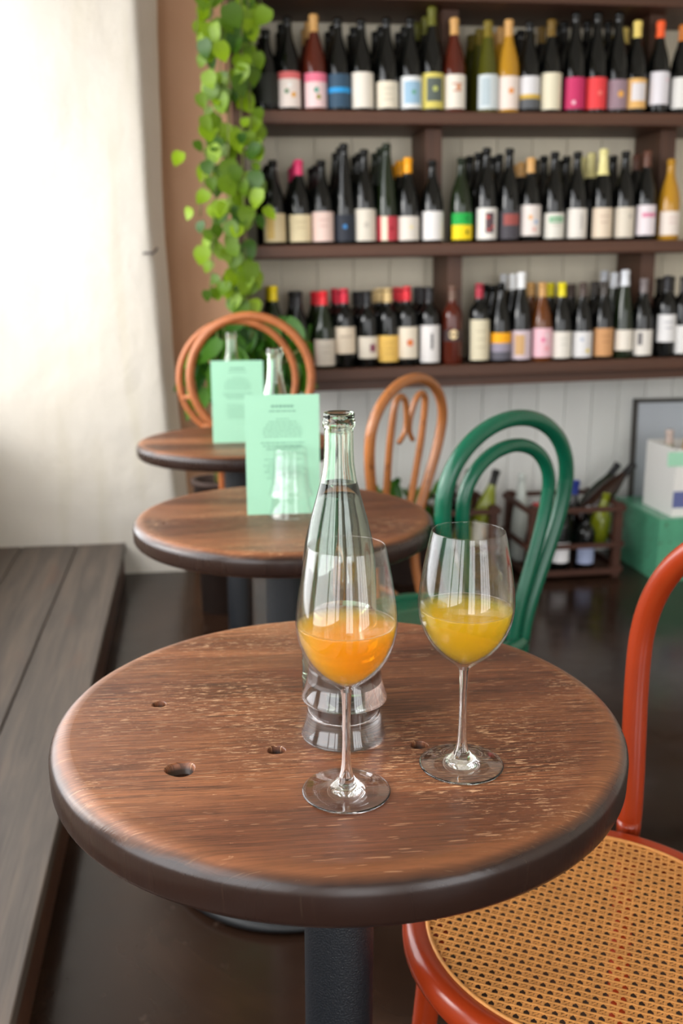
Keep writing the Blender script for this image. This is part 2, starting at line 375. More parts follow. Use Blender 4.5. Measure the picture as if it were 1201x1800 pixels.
# adobe wall: uneven, leaning, rounded free end
def adobe_wall():
    mb = MB(); cols = []
    E_ = [(-40, 236), (0, 238), (200, 250), (430, 264), (600, 281), (700, 290), (850, 304), (950, 318), (1010, 330)]
    S_ = [(-40, 272), (0, 275), (200, 281), (430, 290), (600, 303), (700, 312), (850, 328), (950, 340), (1010, 348)]
    zs = [0.0, 0.15, 0.3, 0.5, 0.7, 0.9, 1.1, 1.3, 1.5, 1.7, 1.9, 2.1, 2.3, 2.6, Z_CEIL]
    def edge_u(tab, z, n):
        pts = sorted((on_n(x, y, n)[2], on_n(x, y, n)[0]) for y, x in tab)
        if z <= pts[0][0]: return pts[0][1]
        for (z0, u0), (z1, u1) in zip(pts, pts[1:]):
            if z <= z1: return u0+(u1-u0)*(z-z0)/(z1-z0)
        return pts[-1][1]-(z-pts[-1][0])*0.05
    zz = []
    for a, b in zip(zs, zs[1:]): zz += [a+(b-a)*k/4 for k in range(4)]
    zz.append(zs[-1])
    rows = []
    for z in zz:
        ue = edge_u(E_, z, N_ADOBE); us = edge_u(S_, z, N_ADOBE+0.16); row = []
        for k in range(26):
            row.append((U_LEFT-0.2+(ue-0.02-U_LEFT+0.2)*k/25, N_ADOBE))
        row += [(ue-0.006, N_ADOBE+0.003), (ue+0.004, N_ADOBE+0.012), (ue+0.010, N_ADOBE+0.03)]
        for k in range(1, 6): row.append((ue+0.010+(us-ue-0.010)*k/5, N_ADOBE+0.03+0.13*k/5))
        row.append((us, N_TAUPE+0.1))
        out = []
        for u, n in row:
            d = noise.noise(Vector((u*3, z*2.2, 1.0)))*0.012+noise.noise(Vector((u*11, z*9, 4)))*0.004
            out.append((u+(d*0.6 if n > N_ADOBE+0.005 else 0), n+d, z))
        rows.append(out)
    L = len(rows[0]); vs = [p for r in rows for p in r]; fs = []
    for i in range(len(rows)-1):
        for k in range(L-1): fs.append((i*L+k, i*L+k+1, (i+1)*L+k+1, (i+1)*L+k))
    mb.add(vs, fs); return mb
structure(build('wall_left_adobe', adobe_wall(), 'adobe', None, None, PSI))
structure(bbox_obj('wall_recess', (-0.9, N_TAUPE, 0), (0.45, N_TAUPE+0.1, Z_CEIL), 'taupe'))
# back wall behind the shelving: vertical boards on a backing wall
wb = structure(bbox_obj('wall_back', (0.27, N_DADO+0.016, 0), (U_RIGHT, N_DADO+0.2, Z_CEIL), 'offwhite'))
uu = 0.27
while uu < 2.45:
    b = bbox_obj('wall_board', (uu, N_DADO, 0.09), (uu+0.1185, N_DADO+0.018, 2.3), 'dado', wb); bevel(b, 0.003, 1); uu += 0.12
structure(bbox_obj('baseboard_back', (0.27, N_DADO-0.018, 0), (U_RIGHT, N_DADO+0.01, 0.09), 'dado'))
# window wall on the left, with two openings, and rear wall with two glazed doors (daylight comes in here)
def wall_with_openings(name, axis, pos, a0, a1, opens, thick, mat):
    mb = MB(); cuts = sorted(opens)
    def bx(a, b, z0, z1):
        if axis == 'n': mb.box((pos-thick, a, z0), (pos, b, z1))
        else: mb.box((a, pos-thick, z0), (b, pos, z1))
    cur = a0
    for (p, q, z0, z1) in cuts:
        bx(cur, p, 0, Z_CEIL)
        if z0 > 0: bx(p, q, 0, z0)
        bx(p, q, z1, Z_CEIL); cur = q
    bx(cur, a1, 0, Z_CEIL)
    o = build(name, mb, mat); o.rotation_euler = (0, 0, PSI); return structure(o)
SILL = 0.63
wall_with_openings('wall_left', 'n', U_LEFT, N_REAR-0.2, N_ADOBE+0.2, [(-1.5, 0.72, 0.63, 2.4), (0.9, 3.72, SILL, 2.45)], 0.18, 'offwhite')
wall_with_openings('wall_rear', 'u', N_REAR, U_LEFT-0.2, U_RIGHT+0.2, [(-0.5, 0.4, 0.0, 2.4), (1.1, 2.9, 0.0, 2.4)], 0.18, 'offwhite')
def window_frame(name, axis, pos, a0, a1, z0, z1, nv, nh):
    mb = MB(); t = 0.05
    def bx(a, b, c, d):
        if axis == 'n': mb.box((pos-0.12, a, c), (pos-0.06, b, d))
        else: mb.box((a, pos-0.12, c), (b, pos-0.06, d))
    bx(a0, a1, z0, z0+t); bx(a0, a1, z1-t, z1); bx(a0, a0+t, z0, z1); bx(a1-t, a1, z0, z1)
    for k in range(1, nv): a = a0+(a1-a0)*k/nv; bx(a-0.02, a+0.02, z0, z1)
    for k in range(1, nh): z = z0+(z1-z0)*k/nh; bx(a0, a1, z-0.015, z+0.015)
    o = build(name, mb, 'white_frame'); o.rotation_euler = (0, 0, PSI); return structure(o)
window_frame('window_1', 'n', U_LEFT, -1.5, 0.72, 0.63, 2.4, 3, 1)
window_frame('window_2', 'n', U_LEFT, 0.9, 3.72, SILL, 2.45, 2, 1)
window_frame('door_1', 'u', N_REAR, -0.5, 0.4, 0.0, 2.4, 2, 1)
window_frame('door_2', 'u', N_REAR, 1.1, 2.9, 0.0, 2.4, 4, 1)
# small iron hook at the wall's free end
hk = on_n(262, 446, N_ADOBE)
h = MB().tube(smooth_path([(-0.02, 0.0, 0.0), (-0.005, -0.012, 0.003), (0.012, -0.018, 0.0), (0.026, -0.010, 0.012), (0.03, 0.004, 0.02)], 5), 0.0045, 8)
tag(build('wall_hook', h, 'hook', None, B(hk[0], hk[1]-0.004, hk[2]), PSI), 'small dark bent hook at the edge of the white adobe wall', 'hook')

# ================================================================== SHELVING
N_SH, TILT = 3.40, 0.019           # front plane of the shelving; its boards rise slightly to the right
SZ = [1.6865, 1.2535, 0.826]       # top of the upper, middle and lower board at u = 0
SH_D = 0.335
def shelf_z(row, u): return SZ[row]+TILT*u
unit = empty('shelving', B(0, N_SH, 0), PSI); unit.rotation_euler = Matrix.Rotation(PSI, 3, 'Z').to_euler()
unit.rotation_euler = (Matrix.Rotation(PSI, 3, 'Z') @ Matrix.Rotation(-TILT, 3, 'Y')).to_euler()
tag(unit, 'dark stained wooden wine shelving full of bottles along the back wall', 'shelving')
UL, UR = 0.272, 2.35
for row, zt in enumerate(SZ):
    b = build('shelf_board', MB().box((UL, 0, zt-0.042), (UR, SH_D, zt)), 'shelf_x', unit); bevel(b, 0.004)
b = build('shelf_board', MB().box((UL, 0, 2.03), (UR, SH_D, 2.072)), 'shelf_x', unit); bevel(b, 0.004)
build('apron', MB().box((UL+0.02, 0.05, SZ[2]-0.082), (UR, 0.09, SZ[2]-0.042)), 'shelf_x', unit)
build('side_panel', MB().box((UL-0.036, -0.004, SZ[2]-0.082), (UL, SH_D, 2.3)), 'shelf_z', unit)
UPR = [[], [], []]
def upright(px, row, wd=0.062):
    u = on_n(px, (110, 335, 560)[row], N_SH+0.10)[0]; UPR[row].append(u)
    z1 = (2.03, SZ[0]-0.042, SZ[1]-0.042)[row]
    b = build('upright', MB().box((u-wd/2, 0.10, SZ[row]), (u+wd/2, SH_D-0.02, z1)), 'shelf_z', unit); bevel(b, 0.003); return u
for px, row in ((809, 0), (1170, 0), (776, 1), (1183, 1), (808, 2), (1143, 2)): upright(px, row, 0.06 if row < 2 else 0.055)
uu = UL
while uu < UR-0.01:
    u1 = min(uu+0.139, UR)
    build('back_board', MB().box((uu+0.001, SH_D-0.016, SZ[2]), (u1-0.001, SH_D, 2.03)), 'shelfback', unit); uu += 0.14

# ================================================================== WINE BOTTLES
PROF = {
 'burgundy': [(0, 0.004), (0.03, 0), (0.037, 0.001), (0.0395, 0.006), (0.0395, 0.125), (0.0385, 0.15), (0.034, 0.178), (0.0265, 0.204), (0.019, 0.226), (0.0155, 0.244), (0.0145, 0.265), (0.0142, 0.282), (0.0162, 0.2835), (0.0162, 0.2925), (0.0142, 0.294), (0.0135, 0.297), (0, 0.297)],
 'bordeaux': [(0, 0.004), (0.03, 0), (0.036, 0.001), (0.038, 0.006), (0.038, 0.178), (0.0368, 0.194), (0.032, 0.209), (0.0235, 0.221), (0.0165, 0.231), (0.0145, 0.245), (0.0142, 0.284), (0.0158, 0.2855), (0.0158, 0.293), (0.0142, 0.2945), (0.0135, 0.297), (0, 0.297)],
 'flute': [(0, 0.004), (0.03, 0), (0.0355, 0.001), (0.0375, 0.006), (0.0375, 0.1), (0.036, 0.125), (0.0315, 0.165), (0.0255, 0.2), (0.0195, 0.235), (0.0155, 0.262), (0.014, 0.282), (0.0158, 0.2835), (0.0158, 0.2925), (0.014, 0.294), (0.0135, 0.297), (0, 0.297)],
}
def r_at(kind, z):
    pr = PROF[kind]
    for (r0, z0), (r1, z1) in zip(pr[2:], pr[3:]):
        if z0 <= z <= z1 and z1 > z0: return r0+(r1-r0)*(z-z0)/(z1-z0)
    return pr[4][0]
GLASS = {}
def glass_mat(key):
    if key in GLASS: return GLASS[key]
    cols = {'dark': (9, 10, 9), 'green': (24, 34, 16), 'olive': (74, 74, 18), 'amber': (98, 52, 18), 'gold': (176, 128, 34), 'rose': (80, 30, 18), 'brown': (40, 22, 14), 'clear': (168, 164, 138), 'lime': (120, 128, 24), 'clearwhite': (190, 196, 190)}
    t = NT('bottle_glass_'+key); t.principled(srgb(*cols[key]), 0.05, 0.42, None); GLASS[key] = t.m; return t.m
COLM = {}
def flat_mat(rgb, rough=0.6):
    k = (rgb, rough)
    if k not in COLM: COLM[k] = plain('print_%d_%d_%d' % rgb, srgb(*rgb), rough, 0.3)
    return COLM[k]
MESH = {}
def bottle_mesh(kind, g):
    k = (kind, g)
    if k not in MESH: MESH[k] = MB().lathe(PROF[kind], 24).mesh('bottle_body', glass_mat(g))
    return MESH[k]
def capsule_mesh(kind, rgb, z0=0.245):
    k = ('cap', kind, rgb, z0)
    if k not in MESH:
        zs = [z0, z0+0.004, z0+0.02, 0.279, 0.2825, 0.2835, 0.2925, 0.2945, 0.2985]
        pr = [(r_at(kind, z)+0.0006, z) for z in zs if z < 0.2945]
        pr += [(0.0146, 0.2965), (0.0135, 0.2985), (0, 0.2987)]
        MESH[k] = MB().lathe(pr, 20).mesh('capsule', flat_mat(rgb, 0.35))
    return MESH[k]
def patch(mb, r, z0, z1, a0, a1, n=14):       # curved label patch, a = 0 faces the room (-Y)
    vs = []; fs = []
    for k in range(n+1):
        a = a0+(a1-a0)*k/n
        x, y = r*math.sin(a), -r*math.cos(a); vs += [(x, y, z0), (x, y, z1)]
    for k in range(n): fs.append((2*k, 2*k+2, 2*k+3, 2*k+1))
    return mb.add(vs, fs)
def disc_on(mb, r, zc, rad, a0=0.0, n=14, sq=1.0):
    vs = [(r*math.sin(a0), -r*math.cos(a0), zc)]; fs = []
    for k in range(n):
        t = 2*math.pi*k/n; a = a0+rad*math.cos(t)/r; vs.append((r*math.sin(a), -r*math.cos(a), zc+rad*sq*math.sin(t)))
    for k in range(n): fs.append((0, 1+k, 1+(k+1) % n))
    return mb.add(vs, fs)
SHELF_NAME = ['upper', 'middle', 'lower']
ROT_SH = (Matrix.Rotation(PSI, 3, 'Z') @ Matrix.Rotation(-TILT, 3, 'Y'))
def put_bottle(name, kind, g, u, n, zb, hs, cap, capz=0.245, yaw=0.0):
    o = empty(name, B(u, n, zb)); o.rotation_euler = (ROT_SH @ Matrix.Rotation(yaw, 3, 'Z')).to_euler()
    b = link('bottle_body', bottle_mesh(kind, g), o); b.scale = (1, 1, hs)
    if cap:
        c = link('capsule', capsule_mesh(kind, cap, capz), o); c.scale = (1, 1, hs)
    return o
TAN, WHITE, CREAM = (206, 158, 96), (226, 222, 214), (222, 212, 188)
# px, top y, glass, shape, capsule, label top y, label bottom y, label colour, art list, wording
ROWS = [[
 (472, 62, 'dark', 'burgundy', None, 125, 180, (34, 36, 30), [], 'a near black label, partly behind the trailing leaves'),
 (511, 30, 'dark', 'burgundy', None, 125, 192, (232, 218, 210), [('band', .80, 1, (220, 110, 110)), ('blob', -.3, .45, .22, (90, 130, 90)), ('blob', .35, .35, .24, (226, 160, 40)), ('blob', 0, .62, .2, (240, 240, 236))], 'a white label topped with red over a colourful garden scene'),
 (557, 27, 'rose', 'burgundy', TAN, 127, 193, (236, 206, 206), [('band', .74, 1, (232, 120, 146)), ('blob', -.1, .5, .26, (90, 160, 140)), ('blob', .1, .3, .24, (150, 140, 50))], 'a pink topped picture label and bare cork'),
 (599, 32, 'dark', 'burgundy', None, 129, 194, (52, 78, 100), [('band', .45, .60, (40, 150, 216))], 'a slate blue label crossed by a bright blue band'),
 (640, 35, 'dark', 'burgundy', None, 126, 192, (228, 220, 208), [], 'a tall plain off white label'),
 (684, 32, 'dark', 'burgundy', None, 142, 191, (224, 214, 194), [('text', 3, (196, 186, 166))], 'a short cream label set low'),
 (726, 32, 'dark', 'burgundy', None, 133, 193, (224, 226, 226), [('rect', .1, .14, .9, .84, (150, 184, 208)), ('blob', .05, .5, .22, (96, 160, 130))], 'a white bordered label holding a pale blue picture'),
 (764, 10, 'dark', 'burgundy', (96, 96, 30), 127, 195, (210, 196, 100), [('rect', .12, .2, .88, .86, (88, 96, 90)), ('blob', 0, .55, .26, (190, 196, 110))], 'a yellow label round a grey emblem, tallest of its bay'),
 (803, 33, 'rose', 'burgundy', TAN, 130, 190, (228, 220, 208), [('blob', .1, .62, .26, (206, 140, 96)), ('text', 2, (190, 120, 90))], 'a cream label with a rust coloured stamp, beside the upright'),
 (862, 38, 'olive', 'flute', (120, 104, 34), 130, 192, (206, 214, 216), [('rect', .1, .1, .5, .9, (176, 190, 196))], 'a narrow pale blue label, first right of the upright'),
 (898, 36, 'gold', 'burgundy', TAN, 133, 193, (230, 214, 204), [('blob', 0, .55, .30, (226, 150, 86))], 'golden wine and an orange sun on a blush label'),
 (935, 38, 'dark', 'burgundy', None, 133, 190, (218, 216, 218), [('band', 0, .3, (90, 92, 96)), ('band', .3, .44, (206, 170, 70))], 'a white label with mustard and grey stripes at the bottom'),
 (973, 36, 'dark', 'burgundy', (110, 84, 30), 127, 192, (224, 216, 190), [], 'a plain buttery cream label'),
 (1015, 22, 'dark', 'burgundy', None, 135, 191, (196, 50, 100), [('blob', -.4, .2, .2, (226, 190, 200))], 'a magenta label'),
 (1053, 22, 'dark', 'burgundy', None, 135, 191, (228, 66, 70), [('blob', .1, .5, .24, (240, 120, 112))], 'a scarlet label'),
 (1090, 8, 'dark', 'burgundy', None, 139, 191, (148, 124, 134), [('blob', 0, .5, .34, (224, 164, 80))], 'an orange disc on a mauve label, tallest on its shelf'),
 (1123, 38, 'dark', 'burgundy', (226, 200, 110), 137, 190, (226, 178, 108), [('rect', .14, .25, .86, .85, (220, 214, 216))], 'a pale yellow capsule and orange edged label'),
 (1164, 38, 'dark', 'burgundy', (236, 92, 40), 125, 183, (220, 216, 222), [('blob', .4, .75, .2, (226, 196, 206))], 'an orange red capsule and plain white label'),
 (1203, 45, 'dark', 'burgundy', (190, 110, 40), 135, 190, (222, 220, 216), [], 'a white label cut by the right edge'),
], [
 (485, 282, 'dark', 'burgundy', None, 375, 427, (206, 188, 150), [('rect', .1, .1, .45, .9, (196, 164, 96))], 'a tan label half hidden by the trailing leaves'),
 (530, 282, 'dark', 'burgundy', (222, 60, 110), 377, 428, (222, 206, 168), [('text', 2, (200, 180, 140))], 'a hot pink capsule and straw coloured label'),
 (570, 282, 'dark', 'burgundy', None, 372, 425, (228, 200, 190), [('text', 2, (206, 170, 160))], 'a blush pink label'),
 (610, 252, 'dark', 'flute', None, 377, 430, (40, 44, 54), [('blob', -.25, .55, .22, (60, 130, 190))], 'a black label bearing a blue dot'),
 (645, 263, 'dark', 'burgundy', None, 367, 427, (214, 206, 192), [('blob', 0, .5, .3, (190, 182, 170))], 'a stone coloured label with a faint drawing'),
 (684, 252, 'green', 'flute', None, 380, 427, (190, 60, 72), [('rect', .15, 0, .45, 1, (232, 212, 190)), ('blob', .35, .5, .2, (150, 30, 40))], 'a red and white striped label'),
 (721, 278, 'dark', 'burgundy', (244, 164, 20), 380, 428, (220, 212, 202), [('blob', .1, .55, .18, (226, 210, 150))], 'a bright orange capsule and off white label'),
 (764, 282, 'dark', 'burgundy', None, 371, 424, (226, 222, 220), [], 'a plain white label, beside the middle upright'),
 (815, 278, 'green', 'burgundy', None, 374, 423, (238, 208, 20), [('band', .55, 1, (26, 160, 66)), ('blob', .3, .28, .18, (40, 40, 30)), ('blob', .3, .8, .12, (20, 60, 30))], 'a green over yellow label'),
 (859, 260, 'dark', 'burgundy', None, 365, 426, (226, 222, 216), [('rect', .35, .2, .75, .85, (90, 70, 76)), ('blob', -.1, .7, .16, (226, 80, 70)), ('blob', .45, .4, .16, (226, 90, 80)), ('blob', 0, .3, .14, (220, 90, 80))], 'a white label with a red and black print'),
 (899, 261, 'dark', 'burgundy', None, 371, 427, (70, 66, 72), [('rect', .1, .5, .9, .9, (150, 76, 70))], 'a charcoal label with a dull red square'),
 (937, 278, 'dark', 'burgundy', TAN, 360, 414, (222, 212, 206), [('blob', -.3, .6, .22, (226, 160, 90)), ('blob', .3, .45, .22, (150, 176, 210)), ('blob', .1, .2, .18, (226, 150, 140))], 'a white label dotted with pastel blots and a bare cork'),
 (978, 267, 'dark', 'burgundy', None, 374, 423, (218, 214, 204), [('rect', .15, .62, .85, .86, (110, 170, 130)), ('text', 2, (190, 184, 170))], 'a white label with a green landscape strip'),
 (1018, 267, 'dark', 'burgundy', None, 366, 423, (222, 216, 208), [('rect', .55, .3, .62, .8, (170, 164, 160))], 'a narrow white label with a vertical line of print'),
 (1063, 263, 'dark', 'burgundy', (226, 216, 150), 365, 422, (222, 204, 182), [('text', 2, (196, 170, 150))], 'a long pale yellow capsule and peach label'),
 (1102, 266, 'dark', 'burgundy', None, 364, 420, (214, 204, 188), [('blob', .3, .7, .2, (176, 166, 156))], 'a beige label with a grey smudge'),
 (1140, 266, 'dark', 'burgundy', (96, 60, 46), 360, 413, (226, 216, 220), [('rect', .15, .6, .85, .74, (214, 130, 160))], 'a white label with one line of pink lettering'),
 (1182, 280, 'gold', 'burgundy', None, 371, 413, (226, 214, 204), [('text', 2, (206, 176, 170))], 'golden wine behind a small white label'),
], [
 (486, 503, 'green', 'burgundy', (232, 204, 24), 603, 645, (206, 190, 152), [], 'a yellow capsule and beige label'),
 (529, 512, 'dark', 'burgundy', (30, 28, 30), 600, 648, (208, 96, 34), [('rect', .1, .1, .9, .4, (120, 50, 20))], 'an orange label and black capsule'),
 (573, 512, 'green', 'burgundy', (222, 40, 50), 597, 648, (214, 204, 190), [('text', 2, (190, 180, 164))], 'a bright red capsule and broad grey white label'),
 (610, 508, 'dark', 'bordeaux', (206, 34, 60), 575, 622, (222, 206, 184), [('rect', .2, .62, .8, .68, (180, 160, 140))], 'a slim red capsule and high square cream label'),
 (650, 512, 'dark', 'bordeaux', (26, 26, 28), 592, 630, (222, 212, 196), [('rect', .5, .3, .8, .65, (130, 70, 90))], 'a cream label stamped with a plum square'),
 (686, 507, 'dark', 'bordeaux', (206, 176, 120), 590, 636, (230, 188, 96), [('text', 3, (206, 160, 80))], 'a mustard yellow label'),
 (720, 504, 'dark', 'bordeaux', (216, 36, 50), 575, 630, (228, 216, 196), [('blob', 0, .5, .36, (222, 84, 44)), ('blob', 0, .5, .16, (230, 170, 80))], 'a big orange circle on a cream label'),
 (759, 505, 'dark', 'bordeaux', (40, 38, 40), 572, 637, (226, 222, 220), [('rect', .45, .35, .55, .78, (60, 56, 60)), ('blob', .08, .55, .1, (70, 66, 70))], 'a tall white label with a small black figure'),
 (800, 503, 'rose', 'bordeaux', (110, 84, 70), 580, 600, (60, 44, 44), [('blob', -.2, .6, .5, (230, 206, 160))], 'red amber glass and a small dark label, beside the upright'),
 (847, 499, 'dark', 'bordeaux', (170, 40, 60), 562, 633, (214, 204, 176), [('text', 3, (190, 178, 150))], 'a crimson capsule and very tall parchment label'),
 (884, 497, 'dark', 'burgundy', None, 585, 637, (150, 142, 158), [('band', .62, 1, (244, 170, 20)), ('band', 0, .3, (92, 90, 100))], 'an orange over grey lilac label'),
 (920, 479, 'dark', 'burgundy', (226, 226, 226), 581, 632, (206, 188, 196), [('rect', .1, .15, .55, .85, (200, 160, 110))], 'a white capsule and a lilac and tan label'),
 (957, 497, 'amber', 'burgundy', (196, 150, 90), 577, 628, (232, 186, 196), [('blob', -.2, .6, .24, (222, 110, 150)), ('blob', .2, .3, .24, (236, 150, 160)), ('blob', .2, .75, .16, (240, 226, 226))], 'a pink blotched label on amber rosé glass'),
 (991, 497, 'dark', 'burgundy', (222, 206, 20), 583, 632, (224, 218, 208), [('text', 2, (200, 196, 186))], 'a lemon yellow capsule and white label'),
 (1028, 497, 'dark', 'burgundy', (80, 66, 60), 583, 629, (218, 216, 216), [('blob', .35, .25, .24, (224, 200, 80)), ('blob', -.3, .7, .2, (160, 170, 190))], 'a white label with a yellow corner'),
 (1065, 495, 'dark', 'burgundy', (70, 64, 60), 577, 626, (200, 148, 100), [('text', 2, (170, 120, 80))], 'a terracotta tan label'),
 (1101, 475, 'green', 'flute', (214, 216, 222), 580, 616, (226, 218, 206), [], 'a silver capsule and small white label'),
 (1134, 490, 'dark', 'burgundy', (120, 110, 110), 580, 630, (222, 216, 208), [('rect', .08, .4, .3, .9, (110, 106, 106))], 'a white label with a dark left corner, beside the right upright'),
 (1177, 485, 'dark', 'bordeaux', (34, 32, 36), 553, 601, (224, 222, 222), [('text', 2, (150, 150, 160))], 'a high white label with grey print and black capsule'),
 (1204, 486, 'dark', 'bordeaux', (60, 56, 50), 572, 621, (222, 220, 218), [], 'a plain white label cut by the right edge'),
]]
NB = N_SH+0.052
for row, items in enumerate(ROWS):
    rng = random.Random(row+3)
    for (px, top, g, kind, cap, l0, l1, lc, art, words) in items:
        u = on_n(px, (l0+l1)/2, NB-0.03)[0]
        zb = shelf_z(row, u)
        hs = max(0.255, min(0.335, on_n(px, top, NB)[2]-zb))/0.297
        gname = {'dark': 'dark glass', 'green': 'dark green glass', 'olive': 'olive glass', 'amber': 'amber glass', 'gold': 'clear glass', 'rose': 'reddish glass', 'brown': 'brown glass'}[g]
        cz = 0.215 if 'long pale' in words else 0.245
        o = put_bottle('wine_bottle', kind, g, u, NB, zb, hs, cap, cz, rng.uniform(-0.06, 0.06))
        tag(o, 'bottle with %s on the %s shelf' % (words.replace(', ', ' '), SHELF_NAME[row]) if len(words.split()) <= 10 else 'bottle with %s, %s shelf' % (words.replace(', ', ' '), SHELF_NAME[row]), 'wine bottle', 'front row of the %s shelf' % SHELF_NAME[row])
        # paper label, printed art laid on it
        r = PROF[kind][4][0]+0.0004
        z0 = max(0.012, on_n(px, l1, NB-r)[2]-zb); z1 = min(on_n(px, l0, NB-r)[2]-zb, 0.135*hs if kind != 'bordeaux' else 0.18*hs)
        z0 = min(z0, z1-0.035); A = 1.25
        lo = build('label', patch(MB(), r, z0, z1, -A, A), flat_mat(lc), o)
        for q, a in enumerate(art):
            mb = MB(); rr = r+0.0004+0.0002*q; hh = z1-z0
            if a[0] == 'band': patch(mb, rr, z0+hh*a[1], z0+hh*a[2], -A, A); c_ = a[3]
            elif a[0] == 'rect': patch(mb, rr, z0+hh*a[2], z0+hh*a[4], (a[1]-0.5)*2.0, (a[3]-0.5)*2.0, 8); c_ = a[5]
            elif a[0] == 'blob': disc_on(mb, rr, z0+hh*a[2], a[3]*0.034, a[1]*0.9); c_ = a[4]
            else:
                for k in range(a[1]):
                    zc = z0+hh*(0.72-0.2*k); x = 0.5-0.1*(k % 2); patch(mb, rr, zc-0.0022, zc+0.0022, -x, x, 6)
                c_ = a[2]
            po = build('print', mb, flat_mat(c_), lo)
            if a[0] == 'text': po['kind'] = 'stuff'
        # the bottles standing behind it
        capw = {None: 'bare neck'}.get(cap, 'same capsule')
        for d, wd in ((1, 'second'), (2, 'third')):
            ub = u+rng.uniform(-0.008, 0.004); k2 = kind
            if any(abs(ub-q) < 0.073 for q in UPR[row]): continue
            p = put_bottle('wine_bottle', k2, g, ub, NB+0.092*d, shelf_z(row, ub), hs*rng.uniform(0.97, 1.0), cap, cz)
            short = words.split(',')[0].replace(' and bare cork', '').replace(' and a bare cork', '')
            sw = ' '.join(short.split()[:9])
            tag(p, '%s %s behind the bottle with %s' % (wd, 'bottle', sw), 'wine bottle', 'rear rows of the %s shelf' % SHELF_NAME[row])
            p['label'] = ('%s bottle behind the one with %s' % (wd, sw)) + (' ' + SHELF_NAME[row] + ' shelf' if len(sw.split()) <= 6 else '')

# ================================================================== TABLES
def pedestal_table(name, loc, ztop, R, th, rot, label, seed, holes, base_r, first=False):
    t = empty(name, (loc[0], loc[1], 0), rot); tag(t, label, 'table')
    # solid top with rounded edge, drilled holes, cut into glued boards
    bm = bmesh.new(); seg = 128
    prof = []
    rt = 0.016; rb = 0.013
    for k in range(7):
        a = math.pi/2*k/6; prof.append((R-rt*1.25+rt*1.25*math.sin(a), -rt+rt*math.cos(a)))
    for k in range(1, 7):
        a = math.pi/2*k/6; prof.append((R-rb+rb*math.cos(a), -(th-rb)-rb*math.sin(a)))
    prof.append((0.05, -th))
    rings = []
    for r, z in prof:
        rings.append([bm.verts.new((r*math.cos(2*math.pi*k/seg), r*math.sin(2*math.pi*k/seg), z)) for k in range(seg)])
    for a, b in zip(rings, rings[1:]):
        for k in range(seg):
            f = bm.faces.new((a[k], a[(k+1) % seg], b[(k+1) % seg], b[k])); f.smooth = True
    loops = [[bm.edges.get((rings[0][k], rings[0][(k+1) % seg])) for k in range(seg)]]
    hrings = []
    for hx, hy, hr, hd in holes:
        v0 = [bm.verts.new((hx+hr*(1+0.06*math.sin(3*a+hx*50))*math.cos(a), hy+hr*(1+0.06*math.sin(3*a+hx*50))*math.sin(a), 0)) for a in [2*math.pi*k/24 for k in range(24)]]
        v05 = [bm.verts.new((hx+(v.co.x-hx)*0.93, hy+(v.co.y-hy)*0.93, -0.0015)) for v in v0]
        v1 = [bm.verts.new((hx+(v.co.x-hx)*0.86, hy+(v.co.y-hy)*0.86, -hd)) for v in v0]
        for A_, B_ in ((v0, v05), (v05, v1)):
            for k in range(24):
                f = bm.faces.new((A_[k], A_[(k+1) % 24], B_[(k+1) % 24], B_[k])); f.smooth = True
        bm.faces.new(v1)
        loops.append([bm.edges.get((v0[k], v0[(k+1) % 24])) for k in range(24)])
    bmesh.ops.triangle_fill(bm, use_beauty=True, use_dissolve=False, edges=[e for l in loops for e in l], normal=(0, 0, 1))
    bmesh.ops.recalc_face_normals(bm, faces=bm.faces[:])
    wood = table_wood('worn_table_wood_%d' % seed, seed*3.7)
    cuts = [-R-0.01, -0.165, -0.062, 0.048, 0.15, R+0.01]
    for i, (a, b) in enumerate(zip(cuts, cuts[1:])):
        b2 = bm.copy()
        for co, no in ((a, (0, -1, 0)), (b, (0, 1, 0))):
            geom = b2.verts[:]+b2.edges[:]+b2.faces[:]
            bmesh.ops.bisect_plane(b2, geom=geom, plane_co=(0, co, 0), plane_no=no, clear_outer=True, dist=1e-6)
        me = bpy.data.meshes.new('tabletop_board'); b2.to_mesh(me); b2.free(); me.materials.append(wood)
        o = link('tabletop_board', me, t); o.location = (0, 0, ztop)
    bm.free()
    build('post', MB().lathe([(0.036, 0.02), (0.036, ztop-th-0.012)], 32), 'iron', t)
    build('top_flange', MB().lathe([(0, ztop-th-0.012), (0.11, ztop-th-0.012), (0.11, ztop-th), (0, ztop-th)], 32), 'iron_base', t)
    build('base_disc', MB().lathe([(0, 0.006), (base_r-0.004, 0.006), (base_r, 0.010), (base_r, 0.016), (base_r-0.006, 0.021), (0.07, 0.032), (0.05, 0.040), (0, 0.040)], 64), 'iron_base', t)
    for k in range(4):
        a = R_(45+90*k+10); build('levelling_foot', MB().lathe([(0, 0), (0.014, 0), (0.016, 0.003), (0.016, 0.008), (0, 0.008)], 14, center=(base_r*0.86*math.cos(a), base_r*0.86*math.sin(a), 0)), 'iron_base', t)
    return t
T1 = Vector((-0.0026, 0.873)); Z1 = 0.735
T2 = Vector((-0.106, 1.726)); Z2 = 0.726
T3 = Vector((-0.294, 2.661)); Z3 = 0.712
GR = R_(6.0)
def loc_in(T, px, py, z):
    p = on_z(px, py, z); d = Vector((p.x-T.x, p.y-T.y)); c, s = math.cos(-GR), math.sin(-GR); return d.x*c-d.y*s, d.x*s+d.y*c
hl = []
for px, py, r, d in ((280, 1238, 0.0075, 0.016), (317, 1352, 0.0135, 0.011), (486, 1318, 0.0085, 0.018), (737, 1309, 0.0085, 0.02)):
    x, y = loc_in(T1, px, py, Z1); hl.append((x, y, r, d))
pedestal_table('bistro_table', T1, Z1, 0.275, 0.046, GR, 'round scuffed wooden pedestal table in front holding the two wine glasses', 1, hl, 0.23)
